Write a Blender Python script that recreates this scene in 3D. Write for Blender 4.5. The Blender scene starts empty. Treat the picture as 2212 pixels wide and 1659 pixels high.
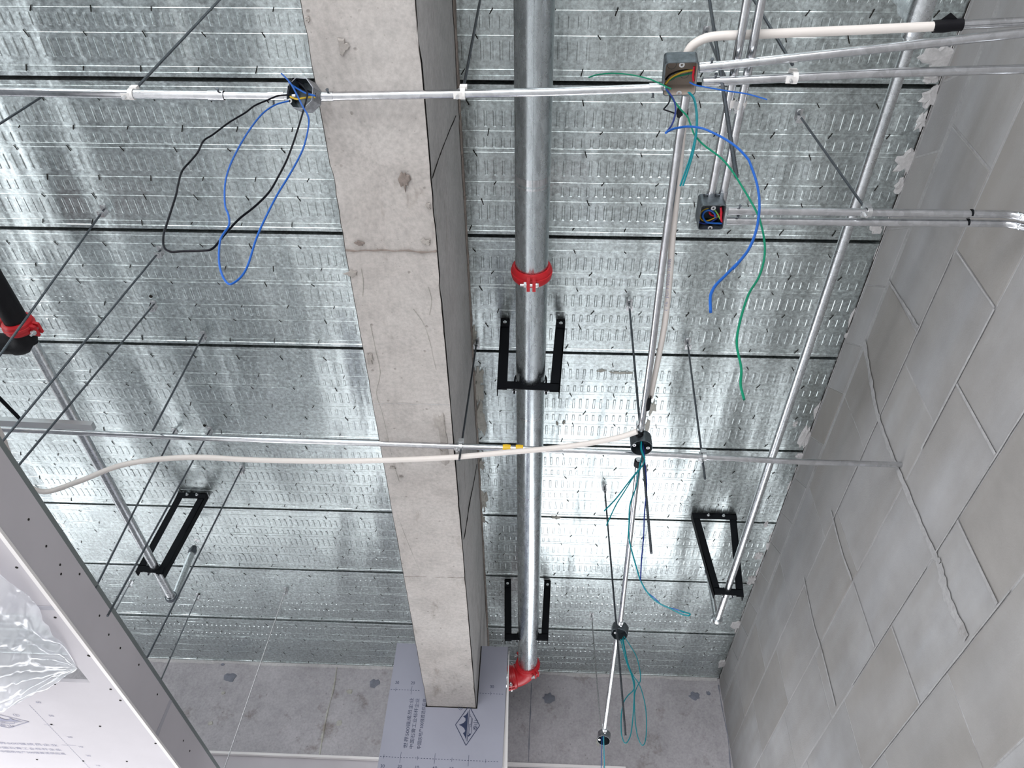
import bpy, bmesh, math, random
from mathutils import Vector, Matrix, noise
random.seed(7)
SC = bpy.context.scene
COL = SC.collection
PI = math.pi

# ---------------------------------------------------------------- camera
F = 1694.58; PITCH = 0.814657; ROLL = 0.057469; YAW = -0.048116
OZ = 1.5                       # eye height; all coordinates below are taken from the eye, x right, y ahead, z up
cp, sp = math.cos(PITCH), math.sin(PITCH); cy, sy = math.cos(YAW), math.sin(YAW)
fw = Vector((sy*cp, cy*cp, sp)); rt = Vector((cy, -sy, 0)); up = rt.cross(fw)
R1 = rt*math.cos(ROLL) + up*math.sin(ROLL); U1 = R1.cross(fw)
cam = bpy.data.cameras.new('camera'); cam.sensor_width = 36; cam.lens = F/2212*36
cam.clip_start = 0.02
co = bpy.data.objects.new('camera', cam); COL.objects.link(co)
co.matrix_world = Matrix(((R1.x, U1.x, -fw.x, 0), (R1.y, U1.y, -fw.y, 0), (R1.z, U1.z, -fw.z, OZ), (0, 0, 0, 1)))
SC.camera = co

# ---------------------------------------------------------------- world, lamps, exposure
W = bpy.data.worlds.new('sky'); SC.world = W; W.use_nodes = True
bg = W.node_tree.nodes['Background']; bg.inputs[0].default_value = (0.93, 0.955, 1.0, 1); bg.inputs[1].default_value = 4.0
def area(name, loc, rot, sx, sy_, power, color=(0.98, 0.985, 1.0)):
    l = bpy.data.lights.new(name, 'AREA'); l.shape = 'RECTANGLE'; l.size = sx; l.size_y = sy_; l.energy = power; l.color = color
    o = bpy.data.objects.new(name, l); o.location = (loc[0], loc[1], loc[2]+OZ); o.rotation_euler = rot; COL.objects.link(o)
    return o
# daylight in the window openings (far wall, left side, back)
area('daylight_far_window', (0.62, 5.60, 0.45), (-PI/2, 0, 0), 1.3, 2.3, 20)
area('daylight_far_window', (-3.0, 5.60, 0.25), (-PI/2, 0, 0), 2.7, 2.0, 125)
area('daylight_left_opening', (-5.9, 1.0, -0.3), (0, -PI/2, 0), 1.8, 6.0, 65)
area('daylight_back_opening', (-1.8, -4.4, 0.0), (PI/2, 0, 0), 6.0, 2.4, 310)
SC.view_settings.view_transform = 'Standard'; SC.view_settings.look = 'None'
SC.view_settings.gamma = 1; SC.view_settings.use_curve_mapping = False
SC.view_settings.exposure = -0.30
SC.cycles.use_denoising = True
SC.cycles.max_bounces = 8; SC.cycles.diffuse_bounces = 5; SC.cycles.glossy_bounces = 4
SC.cycles.sample_clamp_indirect = 6

# ---------------------------------------------------------------- helpers
H = 2.64                       # underside of the deck above the eye
XW = 1.313                     # right wall
YF = 5.27                      # far beam
def ray(x, y):
    return R1*((x-1106)/F) - U1*((y-829.5)/F) + fw
def pz(x, y, Z): d = ray(x, y); return d*(Z/d.z)
def py(x, y, Y): d = ray(x, y); return d*(Y/d.y)
def px(x, y, X): d = ray(x, y); return d*(X/d.x)

def tag(o, label=None, cat=None, group=None, kind=None):
    if label: o['label'] = label
    if cat: o['category'] = cat
    if group: o['group'] = group
    if kind: o['kind'] = kind
    return o
def thing(name, label, cat, loc, group=None):
    o = bpy.data.objects.new(name, None); o.empty_display_size = .05
    o.location = (loc[0], loc[1], loc[2]+OZ); COL.objects.link(o)
    return tag(o, label, cat, group)
def origin(o):
    v = Vector((0, 0, 0))
    while o: v += Vector(o.location); o = o.parent
    return v
class MB:
    def __init__(s): s.v = []; s.f = []; s.sm = []
    def add(s, vs, fs, smooth=False):
        n = len(s.v); s.v += [Vector(v) for v in vs]; s.f += [tuple(i+n for i in f) for f in fs]; s.sm += [smooth]*len(fs); return s
    def box(s, a, b):
        x0, y0, z0 = a; x1, y1, z1 = b
        return s.add([(x0,y0,z0),(x1,y0,z0),(x1,y1,z0),(x0,y1,z0),(x0,y0,z1),(x1,y0,z1),(x1,y1,z1),(x0,y1,z1)],
                     [(0,3,2,1),(4,5,6,7),(0,1,5,4),(1,2,6,5),(2,3,7,6),(3,0,4,7)])
    def obox(s, c, ax, hs):
        c = Vector(c); a, b, d = [Vector(q).normalized()*h for q, h in zip(ax, hs)]
        vs = [c+a*i+b*j+d*k for k in (-1, 1) for j in (-1, 1) for i in (-1, 1)]
        return s.add(vs, [(0,2,3,1),(4,5,7,6),(0,1,5,4),(1,3,7,5),(3,2,6,7),(2,0,4,6)])
    def prism(s, poly, d):
        n = len(poly); P = [Vector(p) for p in poly]; d = Vector(d)
        return s.add(P+[p+d for p in P], [tuple(range(n-1, -1, -1)), tuple(range(n, 2*n))]+[(i, (i+1) % n, (i+1) % n+n, i+n) for i in range(n)])
    def tube(s, pts, r, seg=12, caps=True, rs=None):
        P = [Vector(p) for p in pts]; n = len(P)
        T = [(P[min(i+1, n-1)]-P[max(i-1, 0)]).normalized() for i in range(n)]
        u = T[0].orthogonal().normalized(); vs = []
        for i in range(n):
            u = (u-T[i]*u.dot(T[i])).normalized(); w = T[i].cross(u); rr = rs[i] if rs else r
            vs += [P[i]+(u*math.cos(2*PI*k/seg)+w*math.sin(2*PI*k/seg))*rr for k in range(seg)]
        fs = [(i*seg+k, i*seg+(k+1) % seg, (i+1)*seg+(k+1) % seg, (i+1)*seg+k) for i in range(n-1) for k in range(seg)]
        s.add(vs, fs, True)
        if caps:
            s.add(vs[:seg], [tuple(range(seg-1, -1, -1))]); s.add(vs[-seg:], [tuple(range(seg))])
        return s
    def cyl(s, a, b, r, seg=16, r2=None): return s.tube([a, b], r, seg, True, [r, r if r2 is None else r2])
    def lathe(s, c, axis, prof, seg=24, arc=None):
        """prof: (distance along axis, radius)."""
        c = Vector(c); ax = Vector(axis).normalized(); u = ax.orthogonal().normalized(); w = ax.cross(u)
        n = len(prof); vs = []
        for k in range(seg):
            t = 2*PI*k/seg; d = u*math.cos(t)+w*math.sin(t)
            vs += [c+ax*a+d*r for a, r in prof]
        fs = [(k*n+i, k*n+i+1, ((k+1) % seg)*n+i+1, ((k+1) % seg)*n+i) for k in range(seg) for i in range(n-1)]
        return s.add(vs, fs, True)
    def build(s, name, m, parent=None, kind=None, label=None, sharp=38):
        me = bpy.data.meshes.new(name)
        off = origin(parent) if parent else Vector((0, 0, 0))
        if parent is None:
            lo = [min(v[i] for v in s.v) for i in range(3)]; hi = [max(v[i] for v in s.v) for i in range(3)]
            loc = Vector(((lo[0]+hi[0])/2, (lo[1]+hi[1])/2, lo[2]+OZ))
            off = loc
        sh = Vector((0, 0, OZ))
        me.from_pydata([tuple(v+sh-off) for v in s.v], [], s.f)
        me.polygons.foreach_set('use_smooth', s.sm)
        me.update()
        if any(s.sm): me.set_sharp_from_angle(angle=math.radians(sharp))
        me.materials.append(m)
        o = bpy.data.objects.new(name, me); COL.objects.link(o)
        if parent: o.parent = parent
        else: o.location = loc
        if kind: o['kind'] = kind
        if label: o['label'] = label
        return o
def recalc(o):
    bm = bmesh.new(); bm.from_mesh(o.data); bmesh.ops.recalc_face_normals(bm, faces=bm.faces); bm.to_mesh(o.data); bm.free(); return o
def smooth_path(P, k=6):
    P = [Vector(p) for p in P]
    if len(P) < 3: return P
    Q = [P[0]*2-P[1]]+P+[P[-1]*2-P[-2]]; out = []
    for i in range(1, len(Q)-2):
        a, b, c, d = Q[i-1:i+3]
        for j in range(k):
            t = j/k
            out.append(.5*((2*b)+(c-a)*t+(2*a-5*b+4*c-d)*t*t+(3*b-a-3*c+d)*t**3))
    out.append(P[-1]); return out

# ---------------------------------------------------------------- materials
def mat(name, col, rough=.6, metal=0.0):
    m = bpy.data.materials.new(name); m.use_nodes = True; b = m.node_tree.nodes['Principled BSDF']
    b.inputs['Base Color'].default_value = (*col, 1); b.inputs['Roughness'].default_value = rough; b.inputs['Metallic'].default_value = metal
    return m
def N(m, t, **kw):
    n = m.node_tree.nodes.new(t)
    for k, v in kw.items():
        if k in n.inputs: n.inputs[k].default_value = v
        else: setattr(n, k, v)
    return n
def coords(m, scale=(1, 1, 1), kind='Object'):
    t = N(m, 'ShaderNodeTexCoord'); mp = N(m, 'ShaderNodeMapping'); mp.inputs['Scale'].default_value = scale
    m.node_tree.links.new(t.outputs[kind], mp.inputs[0]); return mp.outputs[0]
def nz(m, vec, scale, detail=4, rough=.55, typ='ShaderNodeTexNoise'):
    n = N(m, typ); n.inputs['Scale'].default_value = scale
    if typ == 'ShaderNodeTexNoise': n.inputs['Detail'].default_value = detail; n.inputs['Roughness'].default_value = rough
    m.node_tree.links.new(vec, n.inputs['Vector']); return n
def ramp(m, src, stops):
    r = N(m, 'ShaderNodeValToRGB'); e = r.color_ramp.elements
    while len(e) < len(stops): e.new(.5)
    for k, (p, c) in enumerate(stops): e[k].position = p; e[k].color = (*c, 1) if len(c) == 3 else c
    m.node_tree.links.new(src, r.inputs[0]); return r.outputs[0]
def mul(m, a, b, f=1.0, mode='MULTIPLY'):
    n = N(m, 'ShaderNodeMix', data_type='RGBA', blend_type=mode); n.inputs[0].default_value = f
    m.node_tree.links.new(a, n.inputs[6]); m.node_tree.links.new(b, n.inputs[7]); return n.outputs[2]
def bump(m, h, strength, dist, prev=None):
    n = N(m, 'ShaderNodeBump'); n.inputs['Strength'].default_value = strength; n.inputs['Distance'].default_value = dist
    m.node_tree.links.new(h, n.inputs['Height'])
    if prev: m.node_tree.links.new(prev, n.inputs['Normal'])
    return n.outputs[0]
def matte(*ms, lvl=.15):
    for q in ms: q.node_tree.nodes['Principled BSDF'].inputs['Specular IOR Level'].default_value = lvl
def put(m, socket, out): m.node_tree.links.new(out, m.node_tree.nodes['Principled BSDF'].inputs[socket])
g = lambda v: (v, v, v)

def galvanised(name, base, rlo, rhi, spangle=38, wave=0.0, wsc=(1.7, .55, 1), var=1.0, scl=(1, 1, 1)):
    m = mat(name, base, .35, 1.0); v = coords(m, scl)
    a = nz(m, v, spangle, typ='ShaderNodeTexVoronoi'); b = nz(m, v, spangle*.8, 5, .75); c = nz(m, v, 2.3, 3)
    col = mul(m, ramp(m, b.outputs['Fac'], [(.34, tuple(q*(1-.34*var) for q in base)), (.64, tuple(min(1, q*(1+.2*var)) for q in base))]),
              ramp(m, a.outputs['Color'], [(.1, g(.80)), (.9, g(1.0))]))
    col = mul(m, col, ramp(m, c.outputs['Fac'], [(.3, g(.86)), (.7, g(1.0))]))
    put(m, 'Base Color', col)
    put(m, 'Roughness', ramp(m, b.outputs['Fac'], [(.3, g(rlo)), (.72, g(rhi))]))
    pr = bump(m, b.outputs['Fac'], .2*var, .0004*var)
    if wave:
        w = nz(m, coords(m, wsc), 1.9, .5, .45); pr = bump(m, w.outputs['Fac'], 1.0, wave, pr)
        w2 = nz(m, coords(m, (wsc[0]*3.2, wsc[1]*1.6, 1)), 1.9, 2, .5); pr = bump(m, w2.outputs['Fac'], 1.0, wave*.10, pr)
    put(m, 'Normal', pr); return m
M_deck = galvanised('galvanised_deck', (.755, .83, .83), .30, .46, 80, .042, (2.6, .7, 1))
M_pipe = galvanised('galvanised_pipe', (.66, .72, .745), .22, .34, 60, var=.28, scl=(1, .3, 1))
M_pipe2 = galvanised('galvanised_thin_pipe', (.76, .79, .81), .24, .34, 90, var=.12)
M_cond = galvanised('zinc_conduit', (.80, .815, .84), .13, .22, 60, var=.22)
M_zinc = mat('zinc_part', (.72, .73, .74), .33, 1.0)
M_rod = galvanised('threaded_rod', (.15, .165, .185), .38, .55, 200, var=.6)
M_rodz = galvanised('bright_threaded_rod', (.62, .63, .64), .3, .45, 200)
def concrete(name, c0, c1, pit=.45, bs=.004, stain=(.30, .27, .24)):
    m = mat(name, c0, .82); v = coords(m)
    a = nz(m, v, 1.6, 6, .62); b = nz(m, v, 9, 8, .75); c = nz(m, v, 70, 4, .7); d = nz(m, v, 17, typ='ShaderNodeTexVoronoi'); d2 = nz(m, v, 48, typ='ShaderNodeTexVoronoi')
    e = nz(m, coords(m, (1, .35, 1)), 5.5, 5, .7)
    col = ramp(m, a.outputs['Fac'], [(.32, c0), (.68, c1)])
    col = mul(m, col, ramp(m, b.outputs['Fac'], [(.30, g(.80)), (.55, g(1.0))]))
    col = mul(m, col, ramp(m, c.outputs['Fac'], [(.30, g(.84)), (.62, g(1.06))]))
    col = mul(m, col, ramp(m, d2.outputs['Distance'], [(.05, tuple(q*1.3 for q in stain)), (.12, g(1.0))]), pit*.8)
    col = mul(m, col, ramp(m, e.outputs['Fac'], [(.30, tuple(q*1.7 for q in stain)), (.42, g(1.0))]), .75)
    col = mul(m, col, ramp(m, d.outputs['Distance'], [(.045, stain), (.10, g(1.0))]), pit)
    put(m, 'Base Color', col)
    pr = bump(m, b.outputs['Fac'], .5, bs); pr = bump(m, c.outputs['Fac'], .35, bs*.4, pr)
    pr = bump(m, ramp(m, d.outputs['Distance'], [(.04, g(0)), (.1, g(1))]), .5, bs*.7, pr)
    put(m, 'Normal', pr); return m
M_beam = concrete('beam_concrete', (.44, .405, .38), (.545, .515, .49))
M_bside = concrete('beam_side_concrete', (.43, .415, .405), (.54, .52, .51), .2)
M_far = concrete('far_beam_concrete', (.36, .345, .36), (.455, .435, .455), .35)
M_spall = concrete('spalled_concrete', (.34, .31, .285), (.44, .41, .38), .6, .012)
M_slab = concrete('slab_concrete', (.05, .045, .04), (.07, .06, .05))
M_floor = concrete('floor_screed', (.68, .675, .67), (.78, .775, .77), .1)
M_mortar = concrete('mortar', (.42, .41, .41), (.55, .54, .54), .1, .006)
M_mortd = concrete('brown_mortar', (.20, .16, .14), (.32, .28, .25), .3, .008)
M_leak = concrete('cement_leak', (.34, .33, .29), (.52, .51, .47), .3, .006)
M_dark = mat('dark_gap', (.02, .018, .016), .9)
M_holep = concrete('tie_hole_plug', (.16, .17, .21), (.24, .25, .29), .2)
M_blocks = []
for q in range(5):
    base = [(.262, .252, .243), (.276, .267, .260), (.285, .279, .277), (.272, .268, .268), (.289, .284, .282)][q]
    m = mat('aerated_block', base, .9); v = coords(m); v2 = coords(m, (1, .25, 1.6), 'Object')
    a = nz(m, v, 3.2+q*.4, 4, .6); b = nz(m, v2, 2.6+q*.5, 3, .5); c = nz(m, v, 160, 2)
    col = ramp(m, a.outputs['Fac'], [(.3, tuple(k*.90 for k in base)), (.7, tuple(k*1.1 for k in base))])
    col = mul(m, col, ramp(m, b.outputs['Fac'], [(.38, (.90, .885, .865)), (.64, (1.05, 1.065, 1.09))]))
    put(m, 'Base Color', col); put(m, 'Normal', bump(m, c.outputs['Fac'], .5, .0015, bump(m, a.outputs['Fac'], .3, .004))); M_blocks.append(m)
M_joint = concrete('block_joint_mortar', (.31, .305, .305), (.37, .365, .37), .1, .003)
def plain(name, col, rough=.85, ns=60, bs=.0006, var=.06):
    m = mat(name, col, rough); v = coords(m); a = nz(m, v, 2.2, 4); c = nz(m, v, ns, 3)
    put(m, 'Base Color', ramp(m, a.outputs['Fac'], [(.3, tuple(k*(1-var) for k in col)), (.7, tuple(min(1, k*(1+var)) for k in col))]))
    put(m, 'Normal', bump(m, c.outputs['Fac'], .4, bs)); return m
M_gyp = plain('plasterboard_paper', (.51, .485, .51))
M_gyp2 = plain('hanging_board_paper', (.31, .315, .375))
M_gypedge = plain('plaster_edge', (.80, .77, .76))
M_ink = mat('navy_ink', (.018, .028, .07), .8)
M_inkg = mat('faint_ink', (.27, .27, .36), .85)
M_tape = plain('joint_mesh_tape', (.40, .39, .43), .9, 200)
M_white = plain('white_paint', (.78, .76, .74))
M_black = mat('black_steel', (.006, .007, .009), .6)
M_rubber = plain('black_pipe_paint', (.016, .016, .018), .55, 90, .002, .3)
M_tapeb = mat('black_tape', (.008, .008, .010), .5)
M_red = plain('red_paint', (.55, .012, .020), .38, 50, .0008, .1)
M_box = galvanised('box_steel', (.20, .23, .25), .42, .6, 60)
M_boxout = galvanised('box_outside_steel', (.42, .44, .47), .45, .6, 60)
M_boxin = plain('box_inside_dusty', (.34, .29, .25), .8)
M_pvc = plain('pvc_tube', (.72, .67, .63), .45, 30, .0003, .03)
M_yel = mat('yellow_coupling', (.75, .48, .02), .5)
def wirem(n, c): return mat(n, c, .38)
M_wk = wirem('wire_black', (.002, .002, .005)); M_wb = wirem('wire_blue', (.008, .085, .36)); M_wn = wirem('wire_navy', (.008, .022, .16))
M_wg = wirem('wire_green', (.0, .16, .085)); M_wt = wirem('wire_teal', (.0, .17, .20)); M_wy = wirem('wire_yellow', (.55, .36, .03)); M_wr = wirem('wire_red', (.55, .01, .03))
M_wc = wirem('wire_cyan', (.05, .40, .52)); M_wl = wirem('wire_lime', (.25, .55, .10))
matte(M_black, M_tapeb, M_wk, M_rubber, M_dark, lvl=.12); matte(M_wb, M_wn, M_wg, M_wt, M_wy, M_wr, lvl=.3)
M_track = mat('dull_zinc_track', (.24, .27, .27), .5, .6)
M_glass = mat('window_frame_white', (.7, .7, .7), .5)
m = bpy.data.materials.new('polythene'); m.use_nodes = True; nt = m.node_tree; nt.nodes.clear()
o_ = nt.nodes.new('ShaderNodeOutputMaterial'); t_ = nt.nodes.new('ShaderNodeBsdfTransparent'); d_ = nt.nodes.new('ShaderNodeBsdfDiffuse'); tl = nt.nodes.new('ShaderNodeBsdfTranslucent')
gl = nt.nodes.new('ShaderNodeBsdfGlossy'); gl.inputs['Roughness'].default_value = .25
d_.inputs[0].default_value = (.86, .88, .92, 1); tl.inputs[0].default_value = (.86, .88, .92, 1)
m1 = nt.nodes.new('ShaderNodeMixShader'); m2 = nt.nodes.new('ShaderNodeMixShader'); m3 = nt.nodes.new('ShaderNodeMixShader')
m1.inputs[0].default_value = .5; m2.inputs[0].default_value = .62; m3.inputs[0].default_value = .14
L = nt.links.new
L(d_.outputs[0], m1.inputs[1]); L(tl.outputs[0], m1.inputs[2]); L(t_.outputs[0], m2.inputs[1]); L(m1.outputs[0], m2.inputs[2]); L(m2.outputs[0], m3.inputs[1]); L(gl.outputs[0], m3.inputs[2]); L(m3.outputs[0], o_.inputs[0])
M_poly = m

def blob(mb, c, ax, ay, rx, ry, seed, n=14, rough=.35, h=None, nrm=None):
    """irregular flat patch with a raised, bevelled rim; ax, ay in its plane, nrm points out of the surface."""
    c = Vector(c); ax = Vector(ax).normalized(); ay = Vector(ay).normalized(); nrm = Vector(nrm).normalized(); rng = random.Random(seed)
    rad = [1+rng.uniform(-rough, rough) for _ in range(n)]
    base = []; top = []
    for k in range(n):
        t = 2*PI*k/n; d = ax*math.cos(t)*rx*rad[k]+ay*math.sin(t)*ry*rad[k]
        base.append(c+d); top.append(c+d*.8+nrm*h*rng.uniform(.6, 1.2))
    vs = base+top+[c+nrm*h*.9]
    mb.add(vs, [(k, (k+1) % n, (k+1) % n+n, k+n) for k in range(n)]+[(k+n, (k+1) % n+n, 2*n) for k in range(n)], True)

# ---------------------------------------------------------------- setting: floor and shell
tag(MB().box((-6, -4.5, -1.62), (XW+.2, 5.62, -1.5)).build('floor', M_floor), kind='structure')
XL, YB = -6.0, -4.5
# left and back walls with wide openings
wl = MB(); wl.box((XL-.2, YB, -1.5), (XL, 5.6, -1.2)); wl.box((XL-.2, YB, 1.25), (XL, 5.6, H+.2))
for y0, y1 in ((YB, -3.2), (4.2, 5.6)): wl.box((XL-.2, y0, -1.2), (XL, y1, 1.25))
tag(wl.build('wall_left', M_white), kind='structure')
wb = MB(); wb.box((XL-.2, YB-.2, -1.5), (XW+.2, YB, -1.2)); wb.box((XL-.2, YB-.2, 1.3), (XW+.2, YB, H+.2))
for x0, x1 in ((XL-.2, -4.8), (1.1, XW+.2)): wb.box((x0, YB-.2, -1.2), (x1, YB, 1.3))
tag(wb.build('wall_back', M_white), kind='structure')

# ---------------------------------------------------------------- ceiling: profiled deck sheets under a slab
SEAM = [1.079-.608*k for k in range(9, 0, -1)]+[1.079, 1.687, 2.286, 2.895, 3.477, 4.070, 4.667, YF]
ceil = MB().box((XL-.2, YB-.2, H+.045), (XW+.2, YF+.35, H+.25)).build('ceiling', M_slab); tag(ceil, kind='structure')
BX0, BX1, BZ = -.567, -.296, 1.895          # concrete beam
ribs = [.026, .065, .174, .239, .255, .372, .451, .561]
slots = [(.095, .158), (.196, .235), (.281, .345), (.386, .429), (.464, .531)]
ticks = [(.068, -1, .03), (.176, 1, .10), (.257, -1, .05), (.374, 1, .12), (.453, -1, .07), (.567, 1, .02)]
rng = random.Random(3)
for side, (x0, x1) in enumerate(((XL, BX0), (BX1, XW))):
    for k in range(len(SEAM)-1):
        ya, yb = SEAM[k]+.0075, SEAM[k+1]-.0075; sc = (yb-ya)/.588
        vis = yb > .2
        mb = MB(); prof = [(ya, H+.035), (ya, H-.004), (ya+.005, H-.004), (ya+.007, H)]
        for r in ribs: y = ya+(r-.006)*sc; prof += [(y-.0025, H), (y-.0012, H-.0012), (y+.0012, H-.0012), (y+.0025, H)]
        prof += [(yb-.016, H), (yb-.014, H-.003), (yb, H-.003), (yb, H+.035)]
        nx = 14 if side == 0 else 6; n = len(prof)
        vs = []
        for i in range(nx+1):
            x = x0+(x1-x0)*i/nx; vs += [(x, y, z) for y, z in prof]
        mb.add(vs, [(i*n+j, i*n+j+1, (i+1)*n+j+1, (i+1)*n+j) for i in range(nx) for j in range(n-1)])
        xs0 = max(x0, -3.6) if vis else x1
        if vis:
            for (a, b) in slots:
                x = xs0+.02+rng.uniform(0, .01)
                while x < x1-.02:
                    w = .0056; hgt = .0019*(.35+1.1*max(0, min(1, noise.noise((x*1.3, (ya+a)*2.0, 4.0))*1.4+.5)))
                    p, q = ya+(a-.006)*sc, ya+(b-.006)*sc
                    vs = [(x-w, p, H-.0002), (x+w, p, H-.0002), (x+w, q, H-.0002), (x-w, q, H-.0002),
                          (x-w+.0022, p+.006, H-hgt), (x+w-.0022, p+.006, H-hgt), (x+w-.0022, q-.006, H-hgt), (x-w+.0022, q-.006, H-hgt)]
                    mb.add(vs, [(4, 7, 6, 5), (0, 4, 5, 1), (1, 5, 6, 2), (2, 6, 7, 3), (3, 7, 4, 0)])
                    x += .0318
        sh = mb.build('deck_sheet', M_deck, ceil)
        if vis:
            mk = MB()
            for (a, sgn, ph) in ticks:
                x = xs0+ph
                while x < x1-.03:
                    y = ya+(a-.006)*sc; dx = .006*sgn*rng.uniform(.4, 1.3); l = .013*rng.uniform(.5, 1.1)
                    mk.obox((x, y, H-.0026), ((-dx, l, 0), (l, dx, 0), (0, 0, 1)), (l, .0016, .0006)); x += .2
            mk.build('weld_marks', M_dark, sh, kind='stuff')
# cement that leaked through the deck, left on its underside
for i, (x, y, rx, ry) in enumerate([(1409, 880, .018, .045), (1398, 925, .012, .05), (1300, 800, .02, .008), (1218, 912, .008, .012), (1203, 915, .008, .012), (1200, 1117, .035, .02),
                                    (1395, 1015, .01, .035), (1389, 985, .02, .01), (1345, 805, .05, .006), (1195, 840, .03, .008)]):
    b = MB(); blob(b, pz(x, y, H-.0005), (1, 0, 0), (0, 1, 0), rx, ry, i+40, 14, .5, .006, (0, 0, -1)); b.build('cement_leak', M_leak, ceil)
for i, (x, y) in enumerate([(326, 640), (442, 919), (1030, 1105), (430, 1283)]):
    MB().cyl(pz(x, y, H-.0035), pz(x, y, H+.002), .0075, 12).build('drill_hole', M_dark, ceil)

# ---------------------------------------------------------------- concrete beam
beam = thing('concrete_beam', 'long beige board-marked concrete beam running away under the deck', 'beam', (-.43, 1.0, BZ))
yj = [pz(850, 543, BZ).y, pz(880, 873, BZ).y, pz(930, 1246, BZ).y]
def beam_face(kind):
    mb = MB(); Y0, Y1 = -4.5, YF; dy = .03; ny = int((Y1-Y0)/dy)
    if kind == 'soffit': P = [(BX0+.003+(BX1-BX0-.006)*i/18, BZ) for i in range(19)]
    elif kind == 'right': P = [(BX1, BZ+.004+(H+.04-BZ-.004)*i/16) for i in range(17)]
    else: P = [(BX0, BZ+.004+(H+.04-BZ-.004)*i/10) for i in range(11)]
    n = len(P); vs = []
    for j in range(ny+1):
        y = Y0+(Y1-Y0)*j/ny
        st = 0.0022*sum(1 for q in yj if y > q)-.003
        for i, (x, z) in enumerate(P):
            e = min(i, n-1-i)
            w = noise.noise((x*9, y*5, z*9))*.0012
            chip = max(0, noise.noise((x*3+5, y*14, z*3))-.25)*.012 if e == 0 else 0
            if kind == 'soffit': vs.append((x+(w*1.2+chip)*(1 if i == 0 else -1 if i == n-1 else 0), y, z+w+chip*.6-st*.5))
            elif kind == 'right': vs.append((x+w-chip*(1 if i == 0 else 0)+.0015*noise.noise((1, y*1.2, z*6)), y, z+(chip*.6-st*.5 if i == 0 else 0)))
            else: vs.append((x+w+chip*(1 if i == 0 else 0), y, z+(chip*.6-st*.5 if i == 0 else 0)))
    fs = [(j*n+i, j*n+i+1, (j+1)*n+i+1, (j+1)*n+i) for j in range(ny) for i in range(n-1)]
    if kind in ('soffit', 'left'): fs = [f[::-1] for f in fs]
    return mb.add(vs, fs, True)
c_ = MB().box((BX0+.006, -4.5, BZ+.006), (BX1-.006, YF, H+.04)); c_.build('beam_core', M_beam, beam)
beam_face('soffit').build('beam_soffit', M_beam, beam, sharp=60)
beam_face('right').build('beam_side', M_bside, beam, sharp=60); beam_face('left').build('beam_side', M_bside, beam, sharp=60)
# formwork joints across the soffit
for q, hw in zip(yj, (.0028, .0012, .0015)):
    mb = MB(); pts = []
    for i in range(24):
        x = BX0+.004+(BX1-BX0-.008)*i/23; pts.append((x, q+noise.noise((x*25, q, 1))*.006-(x-BX0)*.012, BZ-.0012+noise.noise((x*30, q, 3))*.0008))
    mb.tube(pts, hw, 6, rs=[hw*(.5+abs(noise.noise((i*.7, q, 0)))*1.6) for i in range(24)]); mb.build('formwork_joint', M_mortd if q != yj[1] else M_mortar, beam)
# spalled patches in the soffit
for i, (x, y, rx, ry, m_) in enumerate([(873, 388, .014, .028, M_mortd), (798, 774, .014, .02, M_spall), (957, 930, .014, .09, M_spall), (960, 985, .02, .05, M_spall), (742, 100, .012, .02, M_spall),
                                       (778, 525, .014, .008, M_mortd), (848, 1010, .01, .01, M_spall), (866, 1030, .008, .006, M_spall), (925, 445, .007, .01, M_spall), (760, 592, .02, .012, M_spall),
                                       (921, 523, .012, .010, M_spall), (665, 40, .005, .008, M_spall)]):
    b = MB(); blob(b, pz(x, y, BZ-.0012), (1, 0, 0), (0, 1, 0), rx, ry, i+70, 16, .45, .0035, (0, 0, -1)); b.build('spalled_patch', m_, beam)
# hairline cracks: (pixel path on soffit) and on the side face
def crack(P, r, m_=M_mortd):
    Q = smooth_path(P, 4); MB().tube(Q, r, 5, rs=[r*(.55+abs(noise.noise(p*17))*1.3) for p in Q]).build('crack_line', m_, beam)
crack([pz(x, y, BZ-.001) for x, y in [(893, 668), (915, 700), (930, 745), (935, 770), (942, 798)]], .0006, M_leak)
crack([pz(x, y, BZ-.001) for x, y in [(800, 700), (812, 760), (821, 805), (813, 850), (825, 890), (840, 955), (850, 1000), (862, 1040)]], .0008, M_leak)
crack([pz(x, y, BZ-.001) for x, y in [(780, 580), (785, 610), (783, 640)]], .0007, M_leak)
crack([pz(x, y, BZ-.001) for x, y in [(925, 620), (932, 650), (927, 680)]], .0006, M_leak)
crack([pz(x, y, BZ-.001) for x, y in [(858, 1110), (880, 1170), (910, 1240)]], .0006, M_leak)
crack([px(x, y, BX1+.0012) for x, y in [(985, 250), (972, 280), (958, 315), (945, 350), (934, 385)]], .0018, M_dark)
crack([px(x, y, BX1+.0012) for x, y in [(1030, 1003), (1023, 1045), (1014, 1089), (1008, 1130), (1002, 1165)]], .0022, M_dark)
# rough mortar where beam meets deck
for i in range(34):
    y = .55+i*.145
    if y > 5.2: break
    b = MB(); blob(b, (BX1+.002, y, H-.012), (0, 1, 0), (0, 0, 1), .085, .020, i, 12, .45, .006, (1, 0, 0)); b.build('mortar_smear', M_mortd, beam)
for i, (x, y, rx, ry) in enumerate([(1033, 812, .022, .05), (1033, 845, .025, .09), (1037, 905, .03, .11), (1038, 1003, .02, .04), (1044, 1080, .02, .09), (1022, 725, .015, .05), (1040, 1120, .018, .04)]):
    b = MB(); blob(b, pz(x, y, H-.001), (1, 0, 0), (0, 1, 0), rx, ry, i+11, 18, .4, .008, (0, 0, -1)); b.build('mortar_patch', M_leak, beam)

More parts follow.
